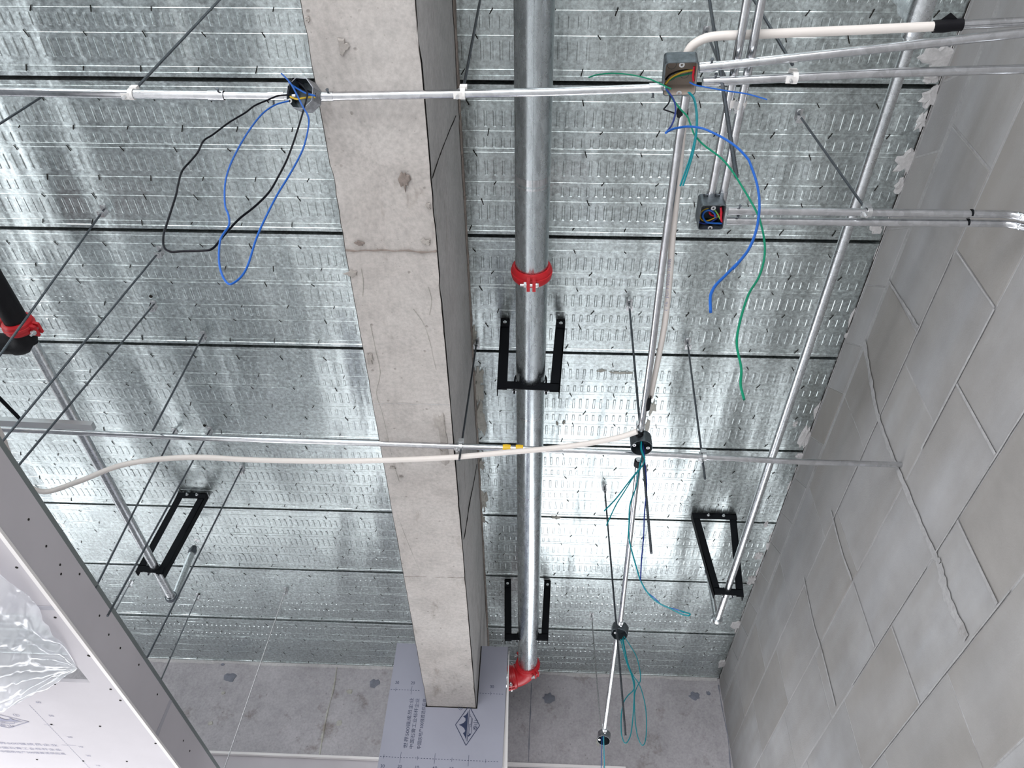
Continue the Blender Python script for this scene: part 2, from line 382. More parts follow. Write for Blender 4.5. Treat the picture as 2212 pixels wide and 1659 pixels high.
# ---------------------------------------------------------------- right wall of aerated blocks
wr = MB().box((XW+.0010, YB-.2, -1.5), (XW+.2, 5.6, H+.04)).build('wall_right', M_joint); tag(wr, kind='structure')
zc = [1.234+.307*k for k in range(-9, 5)]; zc = [-1.5]+[z for z in zc if z > -1.45]+[2.475, 2.625]
vj = {1.234: [1.36, 1.985, 2.615, 3.23, 3.85, 4.47], 1.541: [1.06, 1.692, 2.18, 2.807, 3.42, 4.03, 4.65], 1.848: [.78, 1.40, 1.885, 2.18, 2.75, 3.33, 3.94, 4.56], 2.155: [.55, 1.13, 1.752, 2.35, 2.95, 3.57, 4.2, 4.8]}
rng = random.Random(12)
def quad_block(poly, m_, proud, name='block'):
    """poly: four (y,z) corners; front face pulled in from its edges, proud of the joint plane."""
    cyy = sum(p[0] for p in poly)/len(poly); czz = sum(p[1] for p in poly)/len(poly); n = len(poly)
    X = XW+.012; Xf = XW-proud
    def ins(p, d): return (p[0]-(d if p[0] > cyy else -d), p[1]-(d if p[1] > czz else -d))
    a = [(X, *ins(p, .0)) for p in poly]; b = [(Xf+.0012, *ins(p, .0015)) for p in poly]; c = [(Xf, *ins(p, .0045)) for p in poly]
    fs = [tuple(range(2*n, 3*n))]+[(i, (i+1) % n, (i+1) % n+n, i+n) for i in range(n)]+[(i+n, (i+1) % n+n, (i+1) % n+2*n, i+2*n) for i in range(n)]
    o = MB().add(a+b+c, fs).build(name, m_, wr); recalc(o)
bi = 0
for r in range(len(zc)-1):
    z0, z1 = zc[r], zc[r+1]
    if z1-z0 < .02: continue
    key = min(vj, key=lambda q: abs(q-z0))
    if abs(key-z0) < .03:
        J = vj[key][:]; first = J[0]
        while first > YB: first -= .625; J.insert(0, first)
        J.append(5.6)
    elif z0 > 2.4:
        J = None
    else:
        s = .31*(r % 2); J = [YB+s+.625*k for k in range(18) if YB+s+.625*k < 5.5]+[5.6]
        if J[0] > YB: J.insert(0, YB)
    if J:
        for a, b in zip(J[:-1], J[1:]):
            a = max(a, YB); gap = rng.choice([.0012, .0018, .0022, .003])
            quad_block([(a+gap, z0+gap), (b-gap, z0+gap), (b-gap, z1-gap), (a+gap, z1-gap)], M_blocks[rng.randrange(5)], rng.uniform(-.0002, .0012)); bi += 1
    else:                                           # slanting packing bricks under the deck
        y = YB
        while y < 5.5:
            w = .30+rng.uniform(-.05, .08)
            quad_block([(y, z0+.003), (y+w-.004, z0+.003), (y+w+.09, z1-.003), (y+.094, z1-.003)], M_blocks[rng.randrange(5)], rng.uniform(-.0005, .002), 'packing_brick'); y += w
# trowelled mortar seams standing proud: (list of (y,z)), width
def seam(P, w, m_=M_joint, seed=0):
    mb = MB(); P = smooth_path([Vector((0, *p)) for p in P], 8); n = len(P); vs = []
    for i, p in enumerate(P):
        t = (P[min(i+1, n-1)]-P[max(i-1, 0)]).normalized(); q = Vector((0, -t.z, t.y))
        ww = w*(.8+1.3*abs(noise.noise((seed+i*.33, 0, 0)))); h = .0016
        for s, x in ((-1, XW-.0005), (-.7, XW-h*.8), (.1, XW-h), (.75, XW-h*.7), (1, XW-.0005)):
            jit = noise.noise((i*.9, s*3, seed))*w*.6
            v = p+q*(ww*s+jit); vs.append((x-.004, v.y, v.z))
    mb.add(vs, [(i*5+k, i*5+k+1, (i+1)*5+k+1, (i+1)*5+k) for i in range(n-1) for k in range(4)], True); recalc(mb.build('mortar_seam', m_, wr))
seam([(2.05, 2.47), (2.12, 2.3), (2.165, 2.17), (2.18, 2.0), (2.182, 1.8), (2.178, 1.59), (2.17, 1.5)], .013, seed=1)
seam([(2.17, 1.5), (2.2, 1.4), (2.19, 1.25)], .02, seed=2)
seam([(2.8, 2.2), (2.82, 2.0), (2.81, 1.85)], .008, seed=6)
seam([(3.3, 2.18), (3.33, 1.95), (3.32, 1.8), (3.33, 1.56)], .007, seed=7)
seam([(1.75, 2.47), (1.735, 2.3), (1.725, 2.16)], .006, seed=8)
seam([(1.3, 1.541), (1.7, 1.541), (2.2, 1.541)], .003, seed=3); seam([(1.4, 1.848), (2.0, 1.848)], .005, seed=4); seam([(1.42, 2.155), (1.9, 2.155), (2.2, 2.157), (2.8, 2.157)], .003, seed=5)
seam([(2.25, 1.541), (3.1, 1.543)], .0028, seed=9); seam([(1.9, 1.234), (2.6, 1.236), (3.4, 1.236)], .003, seed=10); seam([(1.985, 1.535), (1.98, 1.24)], .006, seed=11); seam([(1.692, 1.84), (1.69, 1.545)], .006, seed=12)
seam([(1.40, 2.14), (1.398, 1.85)], .004, seed=13); seam([(2.615, 1.53), (2.607, 1.24)], .004, seed=14); seam([(2.807, 1.84), (2.80, 1.55)], .004, seed=15)
# mortar pushed out between wall and deck
for i, (x, y, rx, ry) in enumerate([(2030, 125, .07, .05), (2010, 170, .03, .02), (2008, 210, .045, .045), (1990, 262, .02, .04), (1958, 348, .05, .05), (1945, 402, .03, .03), (1893, 492, .03, .03), (1738, 945, .03, .10), (1727, 985, .025, .03), (1717, 915, .012, .02),
                                    (1668, 1178, .035, .05), (1637, 1200, .03, .04), (1622, 1252, .03, .05), (1590, 1350, .05, .05), (1560, 1432, .04, .06), (1835, 720, .02, .03), (1655, 1130, .012, .03)]):
    p = pz(x, y, H-.001); b = MB(); blob(b, p, (1, 0, 0), (0, 1, 0), rx*.8, ry*.9, i+5, 16, .38, .010, (0, 0, -1)); b.build('mortar_patch', M_mortar, wr)
mb = MB(); vs = []; n = 0
for i in range(140):
    y = .3+i*.0355; a = noise.noise((y*6, 3, 0)); vs += [(XW-.0005, y, H-.006+a*.004), (XW-.003-.008*max(0, a), y, H-.003), (XW-.002-.035*max(0, noise.noise((y*9, 7, 2))), y, H-.0008)]
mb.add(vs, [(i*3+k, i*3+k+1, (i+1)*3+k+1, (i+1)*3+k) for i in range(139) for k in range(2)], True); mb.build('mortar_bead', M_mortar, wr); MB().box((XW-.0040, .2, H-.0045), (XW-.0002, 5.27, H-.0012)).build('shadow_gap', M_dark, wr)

# ---------------------------------------------------------------- far wall: concrete edge beam, boards and windows below
wf = MB().box((XL, YF, 2.012), (XW+.012, YF+.35, H+.04)).build('wall_far', M_far); tag(wf, kind='structure')
for i, (x, y, rx, rz) in enumerate([(497, 1464, .045, .035), (481, 1435, .012, .012), (808, 1477, .035, .035), (1185, 1508, .04, .035), (1500, 1504, .035, .03), (1530, 1497, .015, .014), (482, 1497, .014, .012), (733, 1562, .022, .022), (755, 1494, .022, .018), (1292, 1600, .012, .03), (455, 1562, .02, .015)]):
    b = MB(); blob(b, py(x, y, YF-.0005), (1, 0, 0), (0, 0, 1), rx, rz, i+21, 14, .25, .004, (0, -1, 0)); b.build('tie_hole_plug', M_holep if i in (0, 2, 3, 4, 5, 1) else M_leak, wf)
def fcrack(P, r, m_):
    Q = smooth_path([py(x, y, YF-.001) for x, y in P], 6); MB().tube(Q, r, 5, rs=[r*(.4+abs(noise.noise(p*13))*1.6) for p in Q]).build('pour_seam', m_, wf)
fcrack([(1148, 1475), (1146, 1530), (1143, 1590), (1142, 1645)], .004, M_holep)
fcrack([(728, 1440), (720, 1490), (707, 1540), (697, 1590), (690, 1632)], .007, M_leak)
fcrack([(1552, 1480), (1560, 1530), (1572, 1590), (1578, 1659)], .004, M_holep)
mb = MB(); vs = []
for i in range(220):
    x = -3.0+i*.0197
    if x > XW: break
    a = noise.noise((x*4, 0, 0)); b_ = noise.noise((x*19, 2, 0)); vs += [(x, YF-.001, H-.022+.012*a+.006*b_), (x, YF-.010-.01*max(0, b_), H-.012), (x, YF-.012, H-.0035)]
n = len(vs)//3; mb.add(vs, [(i*3+k, i*3+k+1, (i+1)*3+k+1, (i+1)*3+k) for i in range(n-1) for k in range(2)], True); mb.build('plaster_bead', M_mortar, wf)
MB().box((-3.4, YF-.008, 2.002), (-.90, YF+.02, 2.017)).build('edge_bead', M_gypedge, wf); MB().box((-.16, YF-.008, 2.0), (.62, YF+.02, 2.017)).build('edge_bead', M_gypedge, wf)
MB().box((-4.9, YF+.03, 1.3), (-.80, YF+.13, 2.010)).build('lintel_board', M_gyp, wf); MB().box((-.80, YF+.03, 1.62), (XW, YF+.13, 2.010)).build('lintel_board', M_far, wf)
for x0, x1 in ((XL, -4.9), (-1.5, -.05)): MB().box((x0, YF+.03, -1.5), (x1, YF+.2, 1.62)).build('pier', M_far, wf)
MB().box((XL, YF+.03, -1.5), (XW, YF+.2, -.75)).build('sill_wall', M_far, wf)
for i, (x0, x1, z0, z1) in enumerate(((-4.9, -1.5, -.75, 1.3), (-.05, XW, -.75, 1.62))):
    w = MB(); t = .04
    for a, b in (((x0, z0), (x1, z0+t)), ((x0, z1-t), (x1, z1)), ((x0, z0), (x0+t, z1)), ((x1-t, z0), (x1, z1)), (((x0+x1)/2-t/2, z0), ((x0+x1)/2+t/2, z1))):
        w.box((a[0], YF+.08, a[1]), (b[0], YF+.13, b[1]))
    tag(w.build('window_%d' % (i+1), M_glass), kind='structure')

# ---------------------------------------------------------------- printing on plasterboard
DG = None
def text_mesh(s, size):
    cu = bpy.data.curves.new('t', 'FONT'); cu.body = s; cu.size = size
    o = bpy.data.objects.new('t', cu); COL.objects.link(o); bpy.context.view_layer.update()
    me = bpy.data.meshes.new_from_object(o.evaluated_get(bpy.context.evaluated_depsgraph_get()))
    bpy.data.objects.remove(o); bpy.data.curves.remove(cu); return me
def put_text(s, O, A, B, parent, m_, length=None, height=.03, name='printed_line', align=0, spaced=False):
    """O baseline start, A reading direction, B up direction of the letters."""
    if spaced: s = ' '.join(s)
    me = text_mesh(s, 1.0)
    V = [v.co.copy() for v in me.vertices]; F_ = [tuple(p.vertices) for p in me.polygons]; bpy.data.meshes.remove(me)
    if not V: return None
    w = max(v.x for v in V); hh = max(v.y for v in V)
    sx = (length/w) if length else height/hh; sy_ = height/hh
    A = Vector(A).normalized(); B = Vector(B).normalized(); O = Vector(O)-A*align*(w*sx)
    mb = MB(); mb.add([O+A*v.x*sx+B*v.y*sy_ for v in V], F_); return mb.build(name, m_, parent)
def logo(C_, A, B, la, lb, parent, m_, nrm):
    """diamond with three peaks, la/lb half lengths; A along the reading direction, B towards the peaks' tips."""
    A = Vector(A); B = Vector(B); n_ = Vector(nrm)*.0006; C_ = Vector(C_)+n_
    def P(a, b): return C_+A*(a*la)+B*(b*lb)
    mb = MB()
    def line(p, q, w):
        p, q = P(*p), P(*q); t = (q-p).normalized(); s = t.cross(Vector(nrm)).normalized()*w/2; mb.add([p-s, q-s, q+s, p+s], [(0, 1, 2, 3)])
    w = la*.035
    for p, q in (((-1, 0), (0, 1)), ((0, 1), (1, 0)), ((1, 0), (0, -1)), ((0, -1), (-1, 0))): line(p, q, w)
    top = [(-.78, .02), (-.70, .05), (-.55, .16), (-.40, .34), (-.36, .20), (-.28, .16), (-.16, .26), (-.06, .48), (0, .72), (.05, .52), (.12, .32), (.22, .20), (.34, .22), (.44, .44), (.50, .24), (.62, .10), (.75, .02)]
    pts = [P(a, b) for a, b in top]; m0 = [P(a, .02) for a, b in top]; k = len(top)
    mb.add(pts+m0, [(i, i+1, k+i+1, k+i) for i in range(k-1)])
    line((-.80, -.06), (.80, -.06), w*.8)
    line((-.45, -.16), (.05, -.16), w*.6); line((-.1, -.28), (.42, -.28), w*.6); line((.05, -.16), (.05, -.28), w*.6); line((-.42, -.36), (.36, -.36), w*.6); line((.42, -.28), (.42, -.16), w*.6); line((.42, -.16), (.55, -.16), w*.6)
    line((-.55, -.12), (-.42, -.30), w*2.0)
    mb.build('printed_mark', m_, parent)
    put_text('泰山', P(-.26, -.80)+n_*0, A, B, parent, m_, length=la*.52, height=lb*.34, name='printed_mark_letters')
def reg(O, A, B, r, parent, m_, nrm):
    O = Vector(O); mb = MB(); A = Vector(A); B = Vector(B); n = 20
    vs = [O+(A*math.cos(2*PI*k/n)+B*math.sin(2*PI*k/n))*q for k in range(n) for q in (r, r*.84)]
    mb.add(vs, [(2*k, 2*((k+1) % n), 2*((k+1) % n)+1, 2*k+1) for k in range(n)]); mb.build('registered_sign', m_, parent)
    put_text('R', O-A*r*.35-B*r*.42, A, B, parent, m_, height=r*.85, name='registered_sign_letter')
T1, T2, T3 = '世界500强成员企业', '中国石膏工业标杆企业', '中国房地产500强首选供应商'

# ---------------------------------------------------------------- hanging plasterboard panel at the beam's end
YP = 4.21
panel = thing('plasterboard_panel', 'printed grey plasterboard panel standing upright around the end of the concrete beam', 'plasterboard', (-.46, YP, -1.5))
x0, x1, zt = -.783, -.139, 2.255
gapx = .006
poly = [(x0, -1.5), (x1, -1.5), (x1, zt), (BX1+.006, zt), (BX1+.004, BZ-.008), (BX0-.004, BZ-.008), (BX0-.006, zt), (x0, zt)]
b = MB()
for (ax0, az0, ax1, az1) in ((x0, -1.5, x1, BZ-.008), (x0, BZ-.008, BX0-.006, zt), (BX1+.006, BZ-.008, x1, zt)):
    b.box((ax0, YP, az0), (ax1, YP+.012, az1))
b.build('board', M_gyp2, panel)
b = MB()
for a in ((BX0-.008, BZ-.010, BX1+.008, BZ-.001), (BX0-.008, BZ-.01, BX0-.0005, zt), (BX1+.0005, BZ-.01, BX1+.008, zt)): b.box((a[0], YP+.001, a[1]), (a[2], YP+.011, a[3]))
b.build('gap_shade_strip', M_dark, panel)  # near-black strip added to draw the shade in the cut-out gap round the beam
MB().prism([py(1099, 1405, YP+.03), py(1085, 1659, YP+.03), py(1096, 1659, YP+.03), py(1100, 1405, YP+.03)], (0, .02, 0)).build('board_edge_strip', M_gypedge, panel)
for x in (-.76, -.62, -.20): MB().box((x, YP+.013, -1.5), (x+.045, YP+.065, zt-.03 if x > -.55 and x < -.3 else zt-.02)).build('steel_stud', M_zinc, panel)
yq = YP-.0006; nrm = (0, -1, 0); UP = (0, 0, 1); LF = (-1, 0, 0); RT = (1, 0, 0)
P0 = py(877, 1616, yq); P1 = py(892, 1507, yq); LT = (P1-P0).length
hgt = (py(883, 1575, yq)-py(874.5, 1575, yq)).length*.95
for (xb, yb_, t) in ((878.5, 1617, T1), (891.5, 1618, T2), (908, 1619, T3)):
    p = py(xb, yb_, yq); put_text(t, p, UP, LF, panel, M_ink, length=LT*(1.0 if t is not T3 else 1.0), height=hgt)
L_ = py(984, 1565, yq); R_ = py(1036, 1568, yq); B_ = py(1006, 1610, yq); T_ = py(1014, 1524, yq)
logo((L_+R_)/2, Vector(UP), Vector(LF), (T_-B_).length/2, (R_-L_).length/2, panel, M_ink, nrm)
reg(py(995, 1529, yq), Vector(UP), Vector(LF), .012, panel, M_ink, nrm)
def ticks_line(pa, pb, parent, nrm, B, majors, m_, dash=.008):
    pa = Vector(pa); pb = Vector(pb); n_ = int((pb-pa).length/(dash*1.9)); t = (pb-pa).normalized(); s = Vector(B).normalized(); mb = MB()
    for i in range(n_):
        p = pa+t*(dash*1.9*i); mb.add([p-s*.0012, p+t*dash-s*.0012, p+t*dash+s*.0012, p+s*.0012], [(0, 1, 2, 3)])
    for p, l in majors:
        p = Vector(p); mb.add([p-s*l-t*.0008, p-s*l+t*.0008, p+s*l+t*.0008, p+s*l-t*.0008], [(0, 1, 2, 3)])
    mb.build('printed_scale', m_, parent)
ticks_line(py(844, 1489, yq), py(914, 1492, yq), panel, nrm, UP, [(py(855, 1489, yq), .010), (py(889, 1491, yq), .024)], M_ink)
ticks_line(py(1036, 1497, yq), py(1090, 1500, yq), panel, nrm, UP, [(py(1060, 1498, yq), .010)], M_ink)
ticks_line(py(821, 1634, yq), py(1083, 1646, yq), panel, nrm, UP, [(py(829, 1634, yq), .010), (py(865, 1636, yq), .028), (py(902, 1638, yq), .010), (py(939, 1639, yq), .028), (py(976, 1641, yq), .010), (py(1012, 1643, yq), .028), (py(1049, 1644, yq), .010)], M_ink)
for s, x, y in (('30', 853, 1477), ('20', 887, 1478), ('30', 1058, 1486), ('30', 821, 1658), ('20', 858, 1659), ('10', 895, 1661), ('60', 934, 1662), ('50', 970, 1664)):
    put_text(s, py(x, y, yq), RT, UP, panel, M_ink, height=.016, name='printed_number')

# ---------------------------------------------------------------- dropped plasterboard ceiling at the left
XF, ZT, ZB = -1.45, 1.374, 1.220
drop = thing('dropped_ceiling', 'pale plasterboard dropped ceiling edge with screwed fascia and open access hatch', 'ceiling panel', (-2.3, 2.5, ZB))
YJ1 = px(369, 1515, XF).y; YJ2 = pz(95, 1313, ZB).y
for a, b in ((-2.0, YJ1-.001), (YJ1+.001, 5.2)): MB().box((XF-.012, a, ZB), (XF, b, ZT)).build('fascia_board', M_gyp, drop)
MB().box((XF-.05, -2.0, ZT-.03), (XF-.0125, 5.2, ZT+.030)).build('metal_track', M_track, drop)
for i in range(9): MB().box((XF-.06, -1.2+i*.7, ZB+.015), (XF-.014, -1.16+i*.7, ZT-.03)).build('metal_stud', M_zinc, drop)
hx0, hx1, hy0, hy1 = -2.0, XF-.088, 2.17, 2.628
b = MB().box((-3.6, -2.0, ZB), (XF-.0125, YJ2-.001, ZB+.012)); b.build('soffit_board', M_gyp, drop)
b = MB()
for (ax0, ay0, ax1, ay1) in ((-3.6, YJ2+.001, XF-.0125, hy0), (-3.6, hy0, hx0, hy1), (hx1, hy0, XF-.0125, hy1), (-3.6, hy1, XF-.0125, 5.2)): b.box((ax0, ay0, ZB), (ax1, ay1, ZB+.012))
b.build('soffit_board', M_gyp, drop)
MB().prism([px(372, 1514, XF+.001), px(340, 1592, XF+.001), px(334, 1590, XF+.001), px(367, 1511, XF+.001)], (.0008, 0, 0)).build('joint_tape', M_tape, drop)
t = pz(69, 1312, ZB-.001); MB().box((-1.70, t.y-.010, ZB-.0014), (XF-.002, t.y+.012, ZB-.0004)).build('joint_tape', M_tape, drop)
MB().box((XF-.010, -2, ZB-.003), (XF+.0035, 5.2, ZB+.006)).build('corner_bead', M_gypedge, drop)
rng = random.Random(5)
sc_ = MB()
for x, y in ((36, 1226), (119, 1334), (193, 1417), (191, 1416), (118, 1478), (239, 1489), (111, 1565), (260, 1513), (216, 1569), (80, 1641), (180, 1644), (336, 1606), (274, 1645)):
    p = pz(x, y, ZB-.0006)
    if p.x < XF-.005: MB().lathe(p, (0, 0, 1), [(-.0008, .0003), (-.001, .0042), (.0008, .0046)], 10).build('screw_head', M_dark, drop)
for x, y in ((130, 1220), (132, 1240), (235, 1371), (163, 1201), (62, 1122), (215, 1330), (300, 1436), (396, 1600), (172, 1240), (340, 1500), (410, 1622), (100, 1180), (260, 1400)):
    p = px(x, y, XF+.0006)
    if ZB+.01 < p.z < ZT-.004: MB().lathe(p, (1, 0, 0), [(.0006, .0003), (.0008, .0036), (-.0008, .004)], 10).build('screw_head', M_dark, drop)
# print on the soffit: letters read along +x with their tops towards the camera's back
zq = ZB-.0006; DN = (0, 0, -1); BK = (0, -1, 0)
for (x, y, t) in ((126, 1612, T1), (134, 1622, T2), (143, 1630.5, T3)):
    put_text(t, pz(x, y, zq), RT, BK, drop, M_inkg, length=LT, height=hgt, align=1)
logo(pz(3, 1557, zq), Vector(RT), Vector(BK), (T_-B_).length/2, (R_-L_).length/2, drop, M_inkg, DN)
reg(pz(35, 1545, zq), Vector(RT), Vector(BK), .012, drop, M_inkg, DN)
ticks_line(pz(64, 1524, zq), pz(64, 1524, zq)+Vector((0, .9, 0)), drop, DN, (1, 0, 0), [(pz(106, 1566, zq), .02), (pz(148, 1610, zq), .03)], M_inkg)
for s, x, y in (('60', 84, 1519), ('50', 112, 1548), ('20', 152, 1594), ('10', 175, 1615), ('20', 192, 1634), ('10', 212, 1655)):
    put_text(s, pz(x, y, zq), RT, BK, drop, M_inkg, height=.014, name='printed_number', align=.5)
# polythene sheet over the hatch
C0 = pz(167, 1444, ZB-.004)
E1 = [C0+(Vector((-1.56, 1.55, ZB-.004))-C0)*t for t in (0, 1)]
def sheet():
    A_ = [C0, pz(113, 1385, ZB-.004), pz(69, 1332, ZB-.006), pz(38, 1281, ZB-.008), pz(0, 1237, ZB-.01), Vector((-1.62, 1.6, ZB-.01))]
    B_2 = [C0, pz(120, 1470, ZB-.02), pz(65, 1498, ZB-.05), pz(20, 1524, ZB-.06), pz(-40, 1532, ZB-.06), pz(-420, 1650, ZB-.04)]
    A_ = [A_[0]]+[p+Vector((.04, 0, 0)) for p in A_[1:]]
    def samp(Pn, u):
        k = u*(len(Pn)-1); i = min(int(k), len(Pn)-2); return Pn[i].lerp(Pn[i+1], k-i)
    nu, nv = 60, 50; vs = []
    for i in range(nu+1):
        for j in range(nv+1):
            u = i/nu; v = j/nv; p = samp(A_, u).lerp(samp(B_2, u), v)
            if v > .99: p += Vector((0, .012*noise.noise((u*14, 0, 0)), 0))
            fold = .016*math.sin(v*23+noise.noise((u*2, v*4, 0))*3)+.03*noise.noise((u*3, v*9, 2))+.010*noise.noise((u*16, v*22, 5))
            sag = .16*math.sin(PI*v)*u
            z = min(ZB-.003, p.z-sag*.6-abs(fold)*min(1, u*3)-.0)
            vs.append((p.x, p.y, z))
    mb = MB(); mb.add(vs, [(i*(nv+1)+j, i*(nv+1)+j+1, (i+1)*(nv+1)+j+1, (i+1)*(nv+1)+j) for i in range(nu) for j in range(nv)], True)
    return mb
tag(sheet().build('plastic_sheet', M_poly, sharp=180), 'crumpled translucent polythene sheet draped over the hatch in the dropped ceiling', 'plastic sheet')

# ================================================================ services
def hexnut(mb, c, ax, r, h):
    c = Vector(c); ax = Vector(ax).normalized(); return mb.tube([c-ax*h/2, c+ax*h/2], r, 6)
def coupling(parent, c, ax, r, lug, wid=.048, m_=M_red, bolts=True, name='grooved_coupling'):
    """two-piece grooved coupling: ring with two ribs, pads along lug and its opposite, bolts across."""
    c = Vector(c); ax = Vector(ax).normalized(); lug = Vector(lug).normalized(); side = ax.cross(lug).normalized(); h = wid/2
    mb = MB(); mb.lathe(c, ax, [(-h, r+.001), (-h, r+.007), (-h*.7, r+.013), (-h*.25, r+.013), (-h*.2, r+.016), (h*.2, r+.016), (h*.25, r+.013), (h*.7, r+.013), (h, r+.007), (h, r+.001)], 40)
    for s in (1, -1):
        for q in (1, -1): mb.obox(c+lug*s*(r+.020)+side*q*.010, (ax, lug, side), (h*.85, .015, .0055))
    o = mb.build(name, m_, parent)
    if bolts:
        for s in (1, -1):
            k = MB(); p = c+lug*s*(r+.026); k.cyl(p-side*.024, p+side*.038, .0048, 12); hexnut(k, p+side*.021, side, .0105, .009); k.lathe(p-side*.02, side, [(-.007, .0003), (-.006, .007), (0, .009), (.004, .009)], 14)
            k.build('coupling_bolt', M_zinc, o)
    return o
def bend(p0, corner, p1, r, n=10):
    """points of an arc that turns from p0->corner to corner->p1 with radius r."""
    p0, c, p1 = Vector(p0), Vector(corner), Vector(p1); a = (c-p0).normalized(); b = (p1-c).normalized(); ang = a.angle(b); d = r*math.tan(ang/2)
    s = c-a*d; nrm_ = (b-a*a.dot(b)).normalized(); o = s+nrm_*r
    return [o+(-nrm_*math.cos(ang*k/n)+a*math.sin(ang*k/n))*r for k in range(n+1)]

# ---------------------------------------------------------------- big fire main
ZP = 2.282; RP = .0572
pA = pz(1154, 20, ZP); pB = pz(1141.5, 1300, ZP); dx = (pB.x-pA.x)/(pB.y-pA.y)
mx = lambda y: pA.x+dx*(y-pA.y)
yc = pz(1147, 610, ZP-RP-.01).y; ye = 4.44
main = thing('fire_main_pipe', 'large galvanised steel pipe with red couplings running beside the concrete beam', 'pipe', (mx(2), 2.0, ZP-RP))
def mp(y): return Vector((mx(y), y, ZP))
MB().tube([mp(-3.5), mp(yc-.002)], RP, 48).build('pipe_length', M_pipe, main)
MB().tube([mp(yc+.002), mp(ye)], RP, 48).build('pipe_length', M_pipe, main)
AX = Vector((dx, 1, 0)).normalized()
coupling(main, mp(yc), AX, RP, (0, 0, -1), .052)
for y, w in ((pz(1150, 398, ZP-RP).y, .012), (pz(1150, 412, ZP-RP).y, .004), (pz(1143, 910, ZP-RP).y, .003), (pz(1142, 1080, ZP-RP).y, .006), (pz(1142, 1095, ZP-RP).y, .002)):
    MB().lathe(mp(y), AX, [(-w, RP), (-w, RP+.0004), (w, RP+.0004), (w, RP)], 48).build('scuff_ring', M_cond, main)
b = MB(); b.box((mx(0)-.0012, .0, ZP-RP-.0010), (mx(0)+.0012, .0, ZP-RP)); b = MB(); b.tube([mp(-1)-Vector((0, 0, RP)), mp(ye)-Vector((0, 0, RP))], .0014, 6); b.build('weld_seam', M_pipe, main)
# elbow behind the panel
c0 = mp(ye+.075); cr = Vector((c0.x, ye+.075+.075, ZP)); cb = bend(mp(ye), Vector((c0.x, ye+.125, ZP-.012)), Vector((c0.x-.5, ye+.10, ZP-.14)), .085, 14)
el = MB(); el.tube([mp(ye)]+cb, RP+.006, 40); el.build('elbow', M_red, main)
endp = cb[-1]; dirn = (cb[-1]-cb[-2]).normalized()
coupling(main, mp(ye+.022), AX, RP, (.62, 0, -.78), .05)
coupling(main, endp+dirn*.012, dirn, RP, (0, -.35, -.93), .05)
MB().tube([endp+dirn*.02, endp+dirn*.10], RP, 40).build('pipe_length', M_pipe, main)

